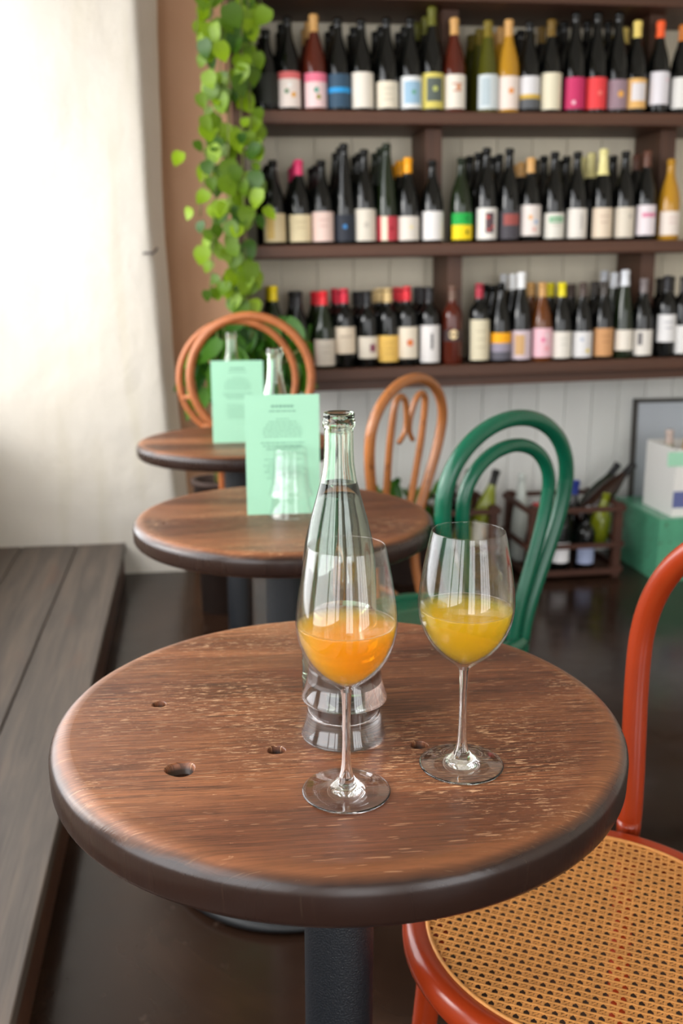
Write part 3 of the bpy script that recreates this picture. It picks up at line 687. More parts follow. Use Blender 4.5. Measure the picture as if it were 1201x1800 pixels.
pedestal_table('bistro_table', T2, Z2, 0.275, 0.042, GR, 'round wooden pedestal table in the middle with the nearer mint menu card', 2, [(-0.215, -0.05, 0.004, 0.008)], 0.23)
pedestal_table('bistro_table', T3, Z3, 0.275, 0.042, GR, 'farthest round wooden pedestal table beside the adobe wall', 3, [], 0.23)

# ================================================================== GLASSWARE
def wine_glass(loc, z, rb, fill, mat, label, rz=0.0):
    t = empty('wine_glass', (loc.x, loc.y, z), rz); tag(t, label, 'wine glass', 'wine glasses on the front table')
    S = 64
    k = 1.0
    outer = [(0.0046, 0.0895), (0.0070, 0.0926), (0.0125, 0.0972), (0.0195, 0.1025), (0.0255, 0.1085), (0.0308, 0.1155), (0.0357, 0.1250), (0.0388, 0.1345), (0.0402, 0.1430), (0.0405, 0.1500), (0.0396, 0.1610), (0.0376, 0.1750), (0.0348, 0.1905), (0.0318, 0.2050), (0.0304, 0.2105)]
    outer = [(p.x, p.y) for p in smooth_path([(a, b, 0) for a, b in outer], 3)]
    inner = []
    for i, (r, zz) in enumerate(outer):
        if zz < 0.0940: continue
        th = 0.0010 if zz > 0.12 else 0.0010+0.0012*(0.12-zz)/0.026
        inner.append((r-th, zz+(0.0010 if zz < 0.13 else 0)))
    inner = [(0.0, 0.0950), (0.004, 0.0951)]+[q for q in inner if q[0] > 0.005]
    prof = outer+[(0.0302, 0.2113), (0.0298, 0.2113)]+inner[::-1]
    build('bowl', MB().lathe(prof, S), 'thin_glass', t)
    stem = [(0.0046, 0.0895), (0.0040, 0.085), (0.0035, 0.075), (0.0033, 0.055), (0.0034, 0.04), (0.0038, 0.028), (0.0046, 0.020), (0.0060, 0.0145)]
    build('stem', MB().lathe(stem, 32), 'glass', t)
    foot = [(0.0060, 0.0145), (0.0085, 0.0105), (0.0125, 0.0075), (0.0185, 0.0052), (0.0265, 0.0035), (0.0345, 0.0026), (0.0362, 0.0020), (0.0366, 0.0012), (0.0360, 0.0004), (0.0345, 0.0001), (0.0265, 0.0010), (0.0125, 0.0018), (0, 0.0020)]
    foot = [(max(p.x, 0), p.y) for p in smooth_path([(a, b, 0) for a, b in foot], 3)]
    build('foot', MB().lathe(foot, S), 'glass', t)
    pts = [(r-0.0004, zz+0.0002) for r, zz in inner if zz < fill]
    pts[0] = (0.0, pts[0][1])
    rl = pts[-1][0]
    rf = [r for r, zz in outer if abs(zz-fill) < 0.004][0]-0.0014
    prof = pts+[(rf, fill-0.0002), (rf-0.0012, fill-0.0010), (rf-0.004, fill-0.0013), (0, fill-0.0013)]
    build('wine', MB().lathe(prof, S), mat, t)
    return t
g1 = on_z(609, 1391, Z1); g2 = on_z(811, 1344, Z1)
wine_glass(g1, Z1, 0.04, 0.1475, 'wine_orange', 'stemmed glass of hazy orange wine, nearer of the two glasses')
wine_glass(g2, Z1, 0.04, 0.1450, 'wine_yellow', 'stemmed glass of golden yellow wine on the front table')

def clear_bottle(loc, z, fill, label, hs=1.0, rs=0.925):
    t = empty('water_bottle', (loc[0], loc[1], z)); tag(t, label, 'water bottle', 'clear table water bottles')
    out = [(0.0335, 0.0), (0.0385, 0.0015), (0.0400, 0.006), (0.0400, 0.03), (0.0400, 0.10), (0.0398, 0.125), (0.0385, 0.148), (0.0350, 0.170), (0.0295, 0.191), (0.0235, 0.211), (0.0185, 0.229), (0.0160, 0.244), (0.0152, 0.258), (0.0150, 0.274), (0.0150, 0.2795), (0.0168, 0.2805), (0.0172, 0.284), (0.0168, 0.2868), (0.0160, 0.2875), (0.0160, 0.2905), (0.0164, 0.2915), (0.0160, 0.2935), (0.0148, 0.2945)]
    out = [(r*rs, zz*hs) for r, zz in out]
    inn = [(max(r-0.0024, 0.0088), zz) for r, zz in out if 0.008 < zz < 0.279*hs]
    inn = inn+[(0.0115, 0.2935*hs)]
    prof = [(0, 0.008)]+[(0.02, 0.006), (0.030*rs, 0.001)]+out+inn[::-1]+[(0.031*rs, 0.0125), (0.02, 0.016), (0, 0.018)]
    build('bottle_glass', MB().lathe(prof, 64), 'bottle_glass', t)
    fz = fill*hs
    w_in = [(r+0.0003, zz) for r, zz in inn if zz < fz]
    r_f = None
    for (r0, z0), (r1, z1) in zip(inn, inn[1:]):
        if z0 <= fz <= z1: r_f = r0+(r1-r0)*(fz-z0)/(z1-z0)
    wp = [(0, 0.0178), (0.02, 0.0158), (0.031*rs, 0.0123)]+w_in+[(r_f+0.0003, fz), (r_f-0.001, fz-0.0004), (0, fz-0.0004)]
    build('water', MB().lathe(wp, 64), 'water', t)
    return t
pb = on_z(596, 1226, Z1)
clear_bottle((pb.x, pb.y), Z1, 0.226, 'clear glass bottle of water on the front table behind the orange wine', 0.985)
def tumbler(loc, z, label, s=1.0, gm='thin_glass'):
    t = empty('tumbler', (loc[0], loc[1], z)); tag(t, label, 'tumbler', 'stacked upside down tumblers')
    t.scale = (s, s, s)
    out = [(0.0392, 0.0004), (0.0394, 0.0012), (0.0388, 0.004), (0.0370, 0.009), (0.0350, 0.016), (0.0338, 0.024), (0.0326, 0.036), (0.0312, 0.052), (0.0300, 0.068), (0.0288, 0.080), (0.0276, 0.0835), (0.0262, 0.0845)]
    out = [(p.x, p.y) for p in smooth_path([(a, b, 0) for a, b in out], 3)]
    inn = [(r-0.0020, zz) for r, zz in out if 0.001 < zz < 0.072]
    prof = [(inn[0][0]+0.0006, 0.0002)]+out+[(0.0, 0.0838)]+[(0.0, 0.0745), (0.022, 0.0742), (0.026, 0.0725)]+inn[::-1]
    prof.append(prof[0])
    build('glass', MB().lathe(prof, 64), gm, t)
    return t
pt = on_z(604, 1288, Z1)
tumbler((pt.x, pt.y), Z1, 'lower clear tumbler of the upside down pair on the front table', 1.0, 'glass')
tumbler((pt.x+0.0008, pt.y), Z1+0.0365, 'upper clear tumbler of the upside down pair on the front table', 1.0, 'glass')
# middle table: stack of tumblers, menu card, bottle
pt2 = on_z(512, 906, Z2)
tumbler((pt2.x, pt2.y), Z2, 'lower upside down tumbler before the nearer mint menu card', 1.04)
tumbler((pt2.x, pt2.y), Z2+0.0385, 'upper upside down tumbler before the nearer mint menu card', 1.04)
pt3 = on_z(412, 774, Z3)
tumbler((pt3.x, pt3.y), Z3, 'lower upside down tumbler before the farther mint menu card', 0.96)
tumbler((pt3.x, pt3.y), Z3+0.036, 'upper upside down tumbler before the farther mint menu card', 0.96)
def menu(T, pl, pr, z, h, lean, label):
    a = Vector((pl.x, pl.y, 0)); b = Vector((pr.x, pr.y, 0)); wdt = (b-a).length; ang = math.atan2(b.y-a.y, b.x-a.x)
    t = empty('menu_card', (*((a+b)/2).xy, z), ang); t.rotation_euler = (-lean, 0, ang)
    tag(t, label, 'menu card', 'mint menu cards')
    card = build('card', MB().box((-wdt/2, 0, 0), (wdt/2, 0.0022, h)), 'mint_card', t)
    rng = random.Random(4); mb = MB()
    def line(zc, hw, th):
        x = -hw
        while x < hw:
            l = min(rng.uniform(0.004, 0.011), hw-x)
            mb.box((x, -0.0004, zc-th/2), (x+l, -0.0001, zc+th/2)); x += l+0.0016
    line(h*0.905, 0.020, 0.0045); line(h*0.865, 0.024, 0.0022)
    zc = h*0.80
    for hw in (0.012, 0.026, 0.030, 0.034, 0.036, 0.036, 0.034): line(zc, hw, 0.0014); zc -= h*0.024
    zc -= h*0.03
    for hw in (0.040, 0.036, 0.030): line(zc, hw, 0.0020); zc -= h*0.026
    zc -= h*0.06
    for hw in (0.034, 0.026, 0.036, 0.030, 0.034, 0.026, 0.03): line(zc, hw, 0.0014); zc -= h*0.026
    build('print', mb, 'print', card)['kind'] = 'stuff'
    return t
def shift(p, dy): return Vector((p.x, p.y+dy, p.z))
cl = on_z(434, 908, Z2); cr = on_z(563, 904, Z2)
cl.y += 0.012; cr.y += 0.012
menu(T2, cl, cr, Z2, 0.219, 0.05, 'mint green menu card standing on the middle table')
cl3 = on_z(375, 779, Z3); cr3 = Vector((cl3.x+0.139, cl3.y+0.022, 0))
menu(T3, cl3, cr3, Z3, 0.222, 0.05, 'mint green menu card standing on the farthest table')
b2 = on_z(487, 878, Z2); clear_bottle((b2.x, b2.y), Z2, 0.15, 'clear glass water bottle behind the nearer mint menu card', 1.0)
b3 = on_z(411, 762, Z3); clear_bottle((b3.x, b3.y), Z3, 0.15, 'clear glass water bottle behind the farther mint menu card', 0.985)

# ================================================================== CHAIRS
def hoop_points(b, wd, za, zw, zs, k, off=0.0, n=14):
    """bentwood back loop in chair coordinates: +Y towards the back, seat centre at origin"""
    pts = []
    for q in range(0, 9):
        t = q/8; h = t*t*(3-2*t); pts.append((b+(wd-b)*h-off, zs+(zw-zs)*t))
    for q in range(1, n+1):
        a = math.pi/2*q/n; pts.append(((wd-off)*math.cos(a), zw+(za-off-zw)*math.sin(a)))
    full = pts+[(-x, z) for x, z in pts[::-1][1:]]
    return [(x, k*(z-zs), z) for x, z in full]
def bentwood_chair(name, label, loc, yaw, mat, zs, rs, ds, b, wd, za, zw, k, rt, inner=None, seat='wood', leg_out=0.05, fx=0.72, fy=0.62):
    """loc: seat centre on the floor; +Y of the chair is its back"""
    t = empty(name, (loc[0], loc[1], 0), yaw); tag(t, label, 'chair')
    def back(pts): return [(x, y+ds, z) for x, y, z in pts]
    hp = hoop_points(b, wd, za, zw, zs-0.02, k)
    build('back_hoop', MB().tube(back(smooth_path(hp, 2)), rt, 14), mat, t)
    # rear legs carry on from the hoop
    for s in (1, -1):
        pts = [(s*b, ds+0.0, zs), (s*b*1.02, ds+0.004, zs-0.12), (s*(b+leg_out*0.6), ds+leg_out*0.7, zs*0.35), (s*(b+leg_out), ds+leg_out*1.3, 0.0)]
        build('leg', MB().tube(smooth_path(pts, 6), lambda q: rt*(1.0-0.18*q), 12), mat, t)
    for s in (1, -1):
        x, y = s*rs*fx, -rs*fy
        pts = [(x, y, zs-0.012), (x*1.02, y*1.03, zs-0.1), (x+s*leg_out*0.45, y-leg_out*0.5, zs*0.4), (x+s*leg_out*0.7, y-leg_out*0.8, 0.0)]
        build('leg', MB().tube(smooth_path(pts, 6), lambda q: rt*1.08*(1-0.25*q), 12), mat, t)
    # stretcher ring under the seat
    zr = zs*0.50
    if seat == 'wood': ring = [(rs*0.74*math.cos(a), rs*0.74*math.sin(a), zr) for a in [2*math.pi*q/32 for q in range(32)]]
    if seat == 'wood': build('stretcher_ring', MB().tube(ring, 0.009, 8, closed=True), mat, t)
    rim = [(rs-0.030, zs-0.030), (rs-0.004, zs-0.032), (rs, zs-0.026), (rs+0.001, zs-0.014), (rs-0.004, zs-0.004), (rs-0.012, zs), (rs-0.026, zs-0.003), (rs-0.030, zs-0.006)]
    rim.append(rim[0])
    build('seat_rim', MB().lathe(rim, 72), mat, t)
    if seat == 'wood':
        build('seat', MB().lathe([(0, zs-0.014), (rs*0.5, zs-0.012), (rs-0.030, zs-0.006), (rs-0.029, zs-0.020), (0, zs-0.024)], 48), mat, t)
    else:
        cane_seat(t, rs-0.027, zs-0.0035)
    if inner == 'loop':
        hp2 = hoop_points(b-0.030, wd-0.052, za-0.052, zw-0.01, zs-0.02, k)
        build('inner_hoop', MB().tube(back(smooth_path(hp2, 2)), rt*0.86, 12), mat, t)
    elif inner == 'scroll':
        for s in (1, -1):
            zz = [(0.050, zs-0.02), (0.066, zs+0.14), (0.076, zs+0.27), (0.074, za-0.075), (0.060, za-0.048), (0.040, za-0.046), (0.022, za-0.064), (0.012, za-0.095), (0.008, za-0.125), (0.014, za-0.150), (0.034, za-0.172)]
            build('scroll', MB().tube(back(smooth_path([(s*x, k*(z-zs), z) for x, z in zz], 5)), lambda q: rt*0.72*(1-0.35*q), 10), mat, t)
    return t
def cane_seat(parent, R, z):
    """six-way woven cane: doubled strands across and along, single diagonals"""
    P = 0.0122; mb = MB(); hw = 0.00125; th = 0.0006
    def strand(p, d, zc, wv, hw_, ph):
        # clip the line p + s d to the circle
        bq = p.dot(d); cq = p.dot(p)-R*R; disc = bq*bq-cq
        if disc <= 0: return
        s0, s1 = -bq-math.sqrt(disc), -bq+math.sqrt(disc)
        if s1-s0 < 0.006: return
        nrm = Vector((-d.y, d.x)); n = max(2, int((s1-s0)/(P*0.5)))
        vs = []; fs = []
        for i in range(n+1):
            s = s0+(s1-s0)*i/n; c = p+d*s; zz = zc+wv*math.cos(math.pi*(s/P)*2+ph)
            for a, dz in ((-hw_, 0), (-hw_*0.5, th), (hw_*0.5, th), (hw_, 0)):
                q = c+nrm*a; vs.append((q.x, q.y, zz+dz))
        for i in range(n):
            for j in range(3): fs.append((i*4+j, i*4+j+1, i*4+j+5, i*4+j+4))
        mb.add(vs, fs)
    n = int(R/P)+1
    for i in range(-n, n+1):
        for o in (-0.00165, 0.00165):
            strand(Vector((0, i*P+o)), Vector((1, 0)), z-0.0007, 0.0003, hw, i)
            strand(Vector((i*P+o, 0)), Vector((0, 1)), z, 0.0004, hw, i*1.7)
    for i in range(-2*n, 2*n+1):
        for sg in (1, -1):
            d = Vector((1, sg)).normalized(); nr = Vector((-d.y, d.x))
            strand(Vector((0, (i+0.5)*P)), d, z+0.0007+0.0003*sg, 0.0003, hw*1.15, i)
    o = build('cane_weave', mb, 'cane', parent); o['kind'] = 'stuff'
    edge = [(R*math.cos(a)*1.002, R*math.sin(a)*1.002, z+0.0012) for a in [2*math.pi*q/96 for q in range(96)]]
    build('cane_binding', MB().tube(edge, 0.0022, 6, closed=True), 'cane', parent)

# green chair behind the glasses (faces away to the left)
th = 0.674; bk = Vector((math.sin(th), -math.cos(th)))
Mg = Vector((0.302, 1.804)); Cg = Mg-bk*0.165
bentwood_chair('bentwood_chair', 'glossy green bentwood chair with a double looped back', (Cg.x, Cg.y), math.atan2(bk.y, bk.x)-math.pi/2, 'green_paint', 0.442, 0.20, 0.165, 0.088, 0.172, 0.896, 0.755, 0.07, 0.0155, 'loop')
# brown chair behind the middle table
th = R_(52); bk = Vector((math.sin(th), -math.cos(th)))
Mb_ = Vector((0.150, 2.61)); Cb = Mb_-bk*0.165
bentwood_chair('bentwood_chair', 'honey brown bentwood chair with scrolled back behind the middle table', (Cb.x, Cb.y), math.atan2(bk.y, bk.x)-math.pi/2, 'brown_wood', 0.45, 0.20, 0.165, 0.10, 0.172, 0.89, 0.75, 0.12, 0.0145, 'scroll')
# brick red chair with cane seat, right front
Cr = Vector((0.275, 0.920)); bk = Vector((math.cos(R_(24)), math.sin(R_(24))))
bentwood_chair('cane_chair', 'brick red bentwood chair with woven cane seat at the front table', (Cr.x, Cr.y), math.atan2(bk.y, bk.x)-math.pi/2, 'red_paint', 0.460, 0.207, 0.178, 0.150, 0.168, 0.870, 0.69, 0.05, 0.0155, None, 'cane', 0.03, 0.50, 0.66)
# rattan chair with a round hoop back, behind the farthest table
def rattan_chair():
    fr = on_y(441, 664, 2.99); r = 0.188
    t = empty('rattan_chair', (fr.x, fr.y, 0)); tag(t, 'rattan chair with a round hoop back behind the farthest table', 'chair')
    zc = fr.z; n = 56
    def ring(dx, dy, dz, rr): return [(dx+rr*math.sin(a), dy, zc+dz+rr*math.cos(a)) for a in [2*math.pi*k/n for k in range(n)]]
    build('front_hoop', MB().tube(ring(0, 0, 0, r), 0.0135, 12, closed=True), 'rattan', t)
    build('rear_hoop', MB().tube(ring(-0.055, 0.13, -0.02, r), 0.0115, 12, closed=True), 'rattan', t)
    for a in (1.9, 2.5, 3.14, 3.8, 4.4):
        p0 = Vector((r*math.sin(a), 0, zc+r*math.cos(a))); p1 = Vector((-0.055+r*math.sin(a), 0.13, zc-0.02+r*math.cos(a)))
        build('spindle', MB().tube([p0, p1], 0.008, 8), 'rattan', t)
    zs = 0.44
    build('seat', MB().lathe([(0, zs-0.03), (0.17, zs-0.03), (0.185, zs-0.02), (0.185, zs), (0.17, zs+0.012), (0, zs+0.016)], 40, center=(0, 0.03, 0)), 'rattan', t)
    for sx in (-1, 1):
        build('back_post', MB().tube(smooth_path([(sx*0.10, 0.03, zs-0.01), (sx*0.10, 0.02, zs+0.1), (sx*0.10, 0.0, zc-r*0.855)], 4), 0.012, 10), 'rattan', t)
        for sy in (-1, 1):
            build('leg', MB().tube(smooth_path([(sx*0.075+0.012, 0.03+sy*0.10, zs-0.02), (sx*0.062+0.017, 0.03+sy*0.10, 0.2), (sx*0.058+0.017, 0.03+sy*0.10, 0.0)], 4), 0.012, 10), 'rattan', t)
rattan_chair()

# ================================================================== PLANTS
def heart_leaf_mesh(name, mat, L=1.0, W=0.86, pointy=1.0, fold=0.14):
    """leaf hanging from its stalk at the origin, tip towards -Z, upper face towards -Y"""
    prof = [(0.0, 0.0), (0.10, 0.62), (0.22, 0.92), (0.36, 1.0), (0.52, 0.90), (0.68, 0.66), (0.83, 0.36), (0.94, 0.12), (1.0, 0.0)]
    mb = MB(); vs = []; fs = []
    for i, (t, hw) in enumerate(prof):
        z = -(t*L) + (0.10*L*hw*(1-t)**3 if False else 0)
        bend = 0.10*L*math.sin(t*math.pi*0.9)-0.10*L*t*t
        if i in (0, len(prof)-1): vs.append((0, bend, z))
        else:
            x = W/2*hw*L; up = 0.10*L if t < 0.15 else (0.05*L if t < 0.3 else 0)
            vs += [(-x, bend-fold*x, z+up), (0, bend, z), (x, bend-fold*x, z+up)]
    # indices
    fs.append((0, 1, 2)); fs.append((0, 2, 3))
    k = 1
    for i in range(len(prof)-3):
        a = k; b = k+3
        fs += [(a, b, b+1, a+1), (a+1, b+1, b+2, a+2)]; k += 3
    e = k+3; fs += [(k, e, k+1), (k+1, e, k+2)]
    mb.add(vs, fs); return mb.mesh(name, mat)
LEAF = [heart_leaf_mesh('leaf', 'leaf', 1, 0.86), heart_leaf_mesh('leaf', 'leaf', 1, 0.74, fold=0.3)]
BUSH = [heart_leaf_mesh('leaf', 'leaf_dark', 1, 0.46, fold=0.2), heart_leaf_mesh('leaf', 'leaf_dark', 1, 0.38, fold=0.35)]
def put_leaf(parent, me, p, size, rx, ry, rz):
    o = link('leaf', me, parent); o.location = p; o.scale = (size,)*3; o.rotation_euler = (rx, ry, rz); return o
def pothos():
    n0 = N_SH-0.06
    root = B(on_n(405, 300, n0)[0], n0, 2.2)
    t = empty('trailing_pothos', root, PSI); tag(t, 'long trailing pothos with heart shaped leaves hanging beside the shelving', 'houseplant')
    rng = random.Random(11)
    def at(px, py, dn): u, n, z = on_n(px, py, n0+dn); p = B(u, n, z)-root; return Matrix.Rotation(-PSI, 3, 'Z') @ p
    # pot on top of the shelving, above the picture
    build('pot', MB().lathe([(0, -0.02), (0.07, -0.02), (0.09, 0.12), (0.10, 0.13), (0.085, 0.13), (0.07, 0.11), (0, 0.11)], 28, center=(0.10, 0.16, 0.0)), 'pot', t)
    vines = [[(395, -120), (372, 0), (368, 120), (362, 260), (352, 380)], [(405, -120), (390, 40), (385, 200), (378, 360), (372, 470), (368, 520)],
             [(410, -120), (405, 60), (402, 220), (400, 380), (404, 500), (408, 545)], [(420, -120), (425, 40), (424, 180), (428, 330), (432, 470), (434, 540)],
             [(430, -120), (438, 30), (440, 200), (446, 330), (452, 400)], [(378, -120), (352, -10), (345, 60)], [(440, -100), (458, 0), (468, 30)]]
    for v in vines:
        pts = [at(x, y, rng.uniform(-0.03, 0.03)) for x, y in v]; pts[0] = Vector((0.10+rng.uniform(-.03, .03), 0.16, 0.12)); pts.insert(1, Vector((pts[1].x*0.5+0.02, 0.02, 0.10)))
        build('vine', MB().tube(smooth_path(pts, 6), 0.0022, 6), 'stem', t)
    fixed = [(318, 282, .034), (334, 376, .026), (471, 32, .040), (356, 86, .036), (362, 142, .036), (350, 178, .030), (357, 218, .032), (345, 258, .024), (360, 296, .030), (365, 350, .034), (352, 400, .026),
             (358, 450, .040), (364, 520, .024), (430, 130, .040), (418, 150, .042), (385, 186, .044), (412, 250, .042), (452, 268, .038), (450, 318, .040), (424, 332, .036), (455, 350, .042), (436, 380, .040), (466, 378, .032), (418, 408, .032), (432, 440, .036), (444, 478, .044), (436, 504, .040),
             (360, -8, .050), (400, 30, .048), (440, 34, .036), (420, 58, .036), (384, 92, .040), (372, 62, .036), (392, 330, .046), (400, 300, .044), (396, 370, .030), (405, 440, .034)]
    def leaf(px, py, s, dn):
        p = at(px, py, dn)
        put_leaf(t, LEAF[rng.random() < 0.3], p+Vector((0, 0, s*0.8)), s*1.75, rng.uniform(-0.5, 0.15), rng.uniform(-0.55, 0.55), rng.uniform(-0.7, 0.5))
    for px, py, s in fixed: leaf(px, py, s, rng.uniform(-0.05, -0.02))
    for i in range(185):
        y = rng.uniform(-60, 548); f_ = max(0, min(1, y/540))
        lo = 352+14*f_; hi = 448+8*math.sin(f_*3.0)
        if y > 470: lo, hi = 380, 450
        leaf(rng.uniform(lo, hi), y, rng.uniform(0.022, 0.042), rng.uniform(-0.03, 0.05))
pothos()
def bush(name, label, base, pot_h, pot_r, top, spread, nl, seed, bias, size=(0.07, 0.13), zmin=0.0):
    t = empty(name, base); tag(t, label, 'houseplant'); rng = random.Random(seed)
    build('pot', MB().lathe([(0, 0), (pot_r*0.8, 0), (pot_r, pot_h), (pot_r+0.008, pot_h), (pot_r+0.008, pot_h+0.015), (pot_r-0.01, pot_h+0.015), (pot_r-0.015, pot_h-0.02), (0, pot_h-0.02)], 28), 'pot', t)
    for i in range(nl):
        a = rng.uniform(0, 2*math.pi); rr = spread*math.sqrt(rng.random()); zl = max(zmin, pot_h+0.04); z = zl+(top-zl)*rng.random()
        p = Vector((rr*math.cos(a)+bias[0]*(z-pot_h), rr*math.sin(a)*0.35+bias[1]*(z-pot_h), z))
        if i % 4 == 0: build('stalk', MB().tube(smooth_path([(p.x*0.1, p.y*0.1, pot_h-0.02), (p.x*0.55, p.y*0.55, pot_h+(z-pot_h)*0.7), p], 4), 0.003, 5), 'stem', t)
        put_leaf(t, BUSH[i % 2], p, rng.uniform(*size), rng.uniform(-0.9, 0.5), rng.uniform(-0.9, 0.9), rng.uniform(-1.2, 1.2))
    return t
bush('leafy_potted_plant', 'bushy green potted plant behind the rattan hoop chair', (-0.43, 3.27, 0), 0.46, 0.085, 1.03, 0.20, 170, 5, (0.28, 0.0), (0.07, 0.13), 0.76)
bush('leafy_potted_plant', 'low leafy potted plant at the wall behind the brown chair', (0.26, 3.62, 0), 0.2, 0.1, 0.40, 0.16, 60, 8, (0.0, 0.0), (0.06, 0.10))

# ================================================================== CRATES, BOX AND LEANING PANEL UNDER THE SHELVING
def crate(label, u0, u1, n0, n1, h):
    t = empty('bottle_crate', B((u0+u1)/2, n0, 0), PSI); tag(t, label, 'crate'); w2 = (u1-u0)/2; d = n1-n0
    for sx in (-1, 1):
        for y in (0.0, d-0.03): build('corner_post', MB().box((sx*w2-(0.03 if sx > 0 else 0), y, 0), (sx*w2+(0.03 if sx < 0 else 0), y+0.03, h)), 'crate', t)
    for zc in (0.03, 0.135, h-0.02):
        for y in (-0.012, d): build('slat', MB().box((-w2, y, zc-0.009), (w2, y+0.012, zc+0.009)), 'crate', t)
        for sx in (-1, 1): build('slat', MB().box((sx*w2-(0 if sx > 0 else 0.012), 0, zc-0.010), (sx*w2+(0.012 if sx > 0 else 0), d, zc+0.010)), 'crate', t)
    build('bottom', MB().box((-w2+0.002, 0.002, 0.012), (w2-0.002, d-0.002, 0.022)), 'crate', t)
def loose_bottle(label, u, n, z, kind, g, cap, hs=1.0, lean=0.0, toward=0.0, lab=None):
    o = empty('wine_bottle', B(u, n, z)); o.rotation_euler = (Matrix.Rotation(PSI, 3, 'Z') @ Matrix.Rotation(toward, 3, 'Z') @ Matrix.Rotation(lean, 3, 'Y') @ Matrix.Rotation(-toward, 3, 'Z')).to_euler()
    b = link('bottle_body', bottle_mesh(kind, g), o); b.scale = (1, 1, hs)
    if cap: c = link('capsule', capsule_mesh(kind, cap), o); c.scale = (1, 1, hs)
    if lab: build('label', patch(MB(), PROF[kind][4][0]+0.0005, lab[1], lab[2], -1.2, 1.2), flat_mat(lab[0]), o)
    tag(o, label, 'wine bottle', 'bottles stored in crates under the shelving'); return o
cu0, cu1 = 1.31, 1.69
crate('brown slatted crate of bottles on the floor beside the green box', cu0, cu1, 3.42, 3.72, 0.30)
loose_bottle('crate bottle with a tan and pink topped neck, right crate', 1.50, 3.56, 0.024, 'burgundy', 'dark', (216, 160, 110), 1.18, 0.0, 0)
loose_bottle('crate bottle with a blue capsule leaning slightly right', 1.545, 3.64, 0.024, 'burgundy', 'dark', (30, 50, 130), 1.10, 0.12, 0)
loose_bottle('crate bottle with a mauve band and a white label', 1.455, 3.47, 0.024, 'bordeaux', 'dark', (60, 50, 70), 0.98, 0.0, 0, ((226, 224, 226), 0.04, 0.12))
loose_bottle('dark crate bottle with a pale blue label at front right', 1.56, 3.47, 0.024, 'bordeaux', 'dark', None, 0.80, 0.0, 0, ((150, 160, 190), 0.03, 0.10))
loose_bottle('crate bottle with a cream label, leftmost in the right crate', 1.355, 3.48, 0.024, 'burgundy', 'dark', (170, 30, 40), 0.92, 0.0, 0, ((214, 196, 176), 0.09, 0.16))
loose_bottle('clear necked bottle at the rear left of the right crate', 1.35, 3.64, 0.024, 'flute', 'clearwhite', None, 1.22, 0.0, 0)
loose_bottle('brown bottle lying slanted to the upper right in the crate', 1.585, 3.60, 0.19, 'burgundy', 'brown', (20, 18, 18), 1.08, 0.78, 0)
loose_bottle('green bottle slanted to the right behind the brown slanting one', 1.60, 3.68, 0.15, 'burgundy', 'green', (24, 24, 26), 1.05, 0.62, 0, ((224, 220, 206), 0.03, 0.10))
loose_bottle('vivid green bottle base among the slanted crate bottles', 1.645, 3.55, 0.10, 'burgundy', 'lime', None, 0.72, 0.15, 0)
crate('brown slatted crate of bottles behind the green chair', 0.95, 1.19, 3.45, 3.74, 0.30)
loose_bottle('yellow green bottle leaning right in the crate behind the green chair', 1.125, 3.55, 0.10, 'burgundy', 'lime', (26, 24, 22), 1.12, 0.26, 0, ((222, 218, 204), 0.03, 0.12))
loose_bottle('brown bottle leaning left in the crate behind the green chair', 1.06, 3.62, 0.09, 'burgundy', 'brown', (36, 26, 22), 1.10, 0.20, 0)
loose_bottle('white labelled bottle at the front of the crate behind the green chair', 1.05, 3.50, 0.024, 'burgundy', 'lime', None, 1.0, 0.1, 0, ((224, 220, 212), 0.05, 0.14))
loose_bottle('dark bottle at the left end of the crate behind the green chair', 0.995, 3.60, 0.04, 'burgundy', 'dark', None, 1.1, 0.18, 0)
# grey framed panel leaning on the wall
gp = empty('framed_panel', B(1.895, N_DADO-0.045, 0.0), PSI); tag(gp, 'slate grey panel in a dark frame leaning on the white wall', 'panel')
build('board', MB().box((0.012, 0.008, 0.012), (0.62, 0.018, 0.642)), 'grey_panel', gp)
for lo, hi in (((0, 0, 0), (0.62, 0.024, 0.014)), ((0, 0, 0.64), (0.632, 0.024, 0.656)), ((0, 0, 0), (0.014, 0.024, 0.656)), ((0.618, 0, 0), (0.632, 0.024, 0.656))): build('frame_bar', MB().box(lo, hi), 'dark_trim', gp)
gp.rotation_euler = (R_(-2), 0, PSI)
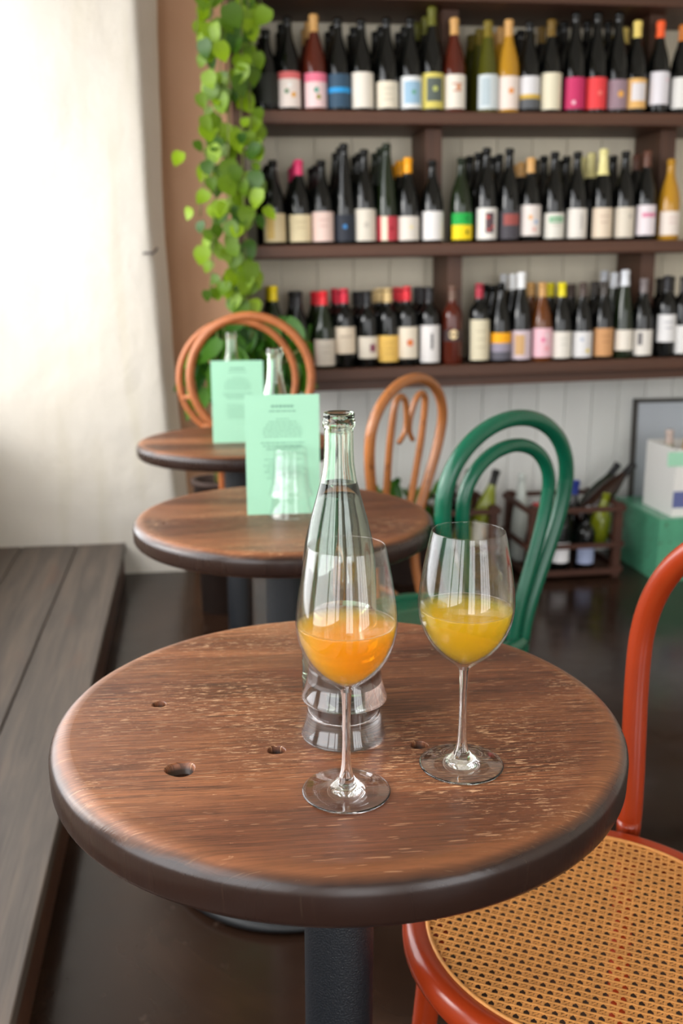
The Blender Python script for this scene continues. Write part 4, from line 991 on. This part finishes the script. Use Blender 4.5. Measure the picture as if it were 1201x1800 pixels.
# green painted box with a white carton on it
gb = empty('green_box', B(1.80, 3.33, 0), PSI); tag(gb, 'scuffed mint green wooden box on the floor at the right edge', 'box')
for lo, hi, nm in (((0, 0, 0), (0.44, 0.014, 0.24), 'side_board'), ((0, 0.386, 0), (0.44, 0.40, 0.24), 'side_board'), ((0, 0.014, 0), (0.014, 0.386, 0.24), 'side_board'), ((0.426, 0.014, 0), (0.44, 0.386, 0.24), 'side_board'), ((0, 0, 0.24), (0.44, 0.40, 0.252), 'lid')):
    bevel(build(nm, MB().box(lo, hi), 'green_box', gb), 0.002)
wc = empty('white_carton', B(1.86, 3.36, 0.252), PSI); tag(wc, 'open white carton with blue and red print on the green box', 'carton')
cw, cdp, ch = 0.30, 0.24, 0.265
for lo, hi in (((0, 0, 0), (cw, 0.004, ch)), ((0, cdp-0.004, 0), (cw, cdp, ch)), ((0, 0.004, 0), (0.004, cdp-0.004, ch)), ((cw-0.004, 0.004, 0), (cw, cdp-0.004, ch)), ((0.004, 0.004, 0), (cw-0.004, cdp-0.004, 0.004))): build('carton_side', MB().box(lo, hi), 'white_card', wc)
pr = build('blue_band', MB().box((0.0, -0.001, 0.035), (cw, -0.0002, 0.10)), 'blue_print', wc)
mbx = MB()
for k in range(4): mbx.box((0.05+0.034*k, -0.0018, 0.052), (0.05+0.034*k+0.022, -0.0010, 0.084))
build('red_print', mbx, 'red_print', wc)['kind'] = 'stuff'
mbx = MB()
for k, (a, b_, z) in enumerate(((0.08, 0.2, 0.15), (0.07, 0.14, 0.165), (0.16, 0.22, 0.165), (0.11, 0.13, 0.2))): mbx.box((a, -0.0012, z-0.003), (b_, -0.0002, z+0.003))
build('grey_print', mbx, 'grey_panel', wc)['kind'] = 'stuff'
tag(build('mint_note', MB().box((-0.035, -0.004, 0.20), (0.06, -0.0012, 0.255)), 'mint_card', None, B(1.86, 3.36, 0.252), PSI), 'small mint paper note stuck on the white carton', 'note')
loose_bottle('tan capped bottle standing in the white carton', 1.93, 3.43, 0.258, 'burgundy', 'gold', (206, 150, 90), 1.12, 0.05, 0)
loose_bottle('pale bottle lying slanted in the white carton', 1.94, 3.53, 0.262, 'burgundy', 'clear', (200, 180, 170), 1.02, -0.08, 0)
loose_bottle('dark bottle standing in the white carton at the right edge', 2.02, 3.44, 0.258, 'burgundy', 'dark', (24, 24, 26), 1.14, 0.0, 0)
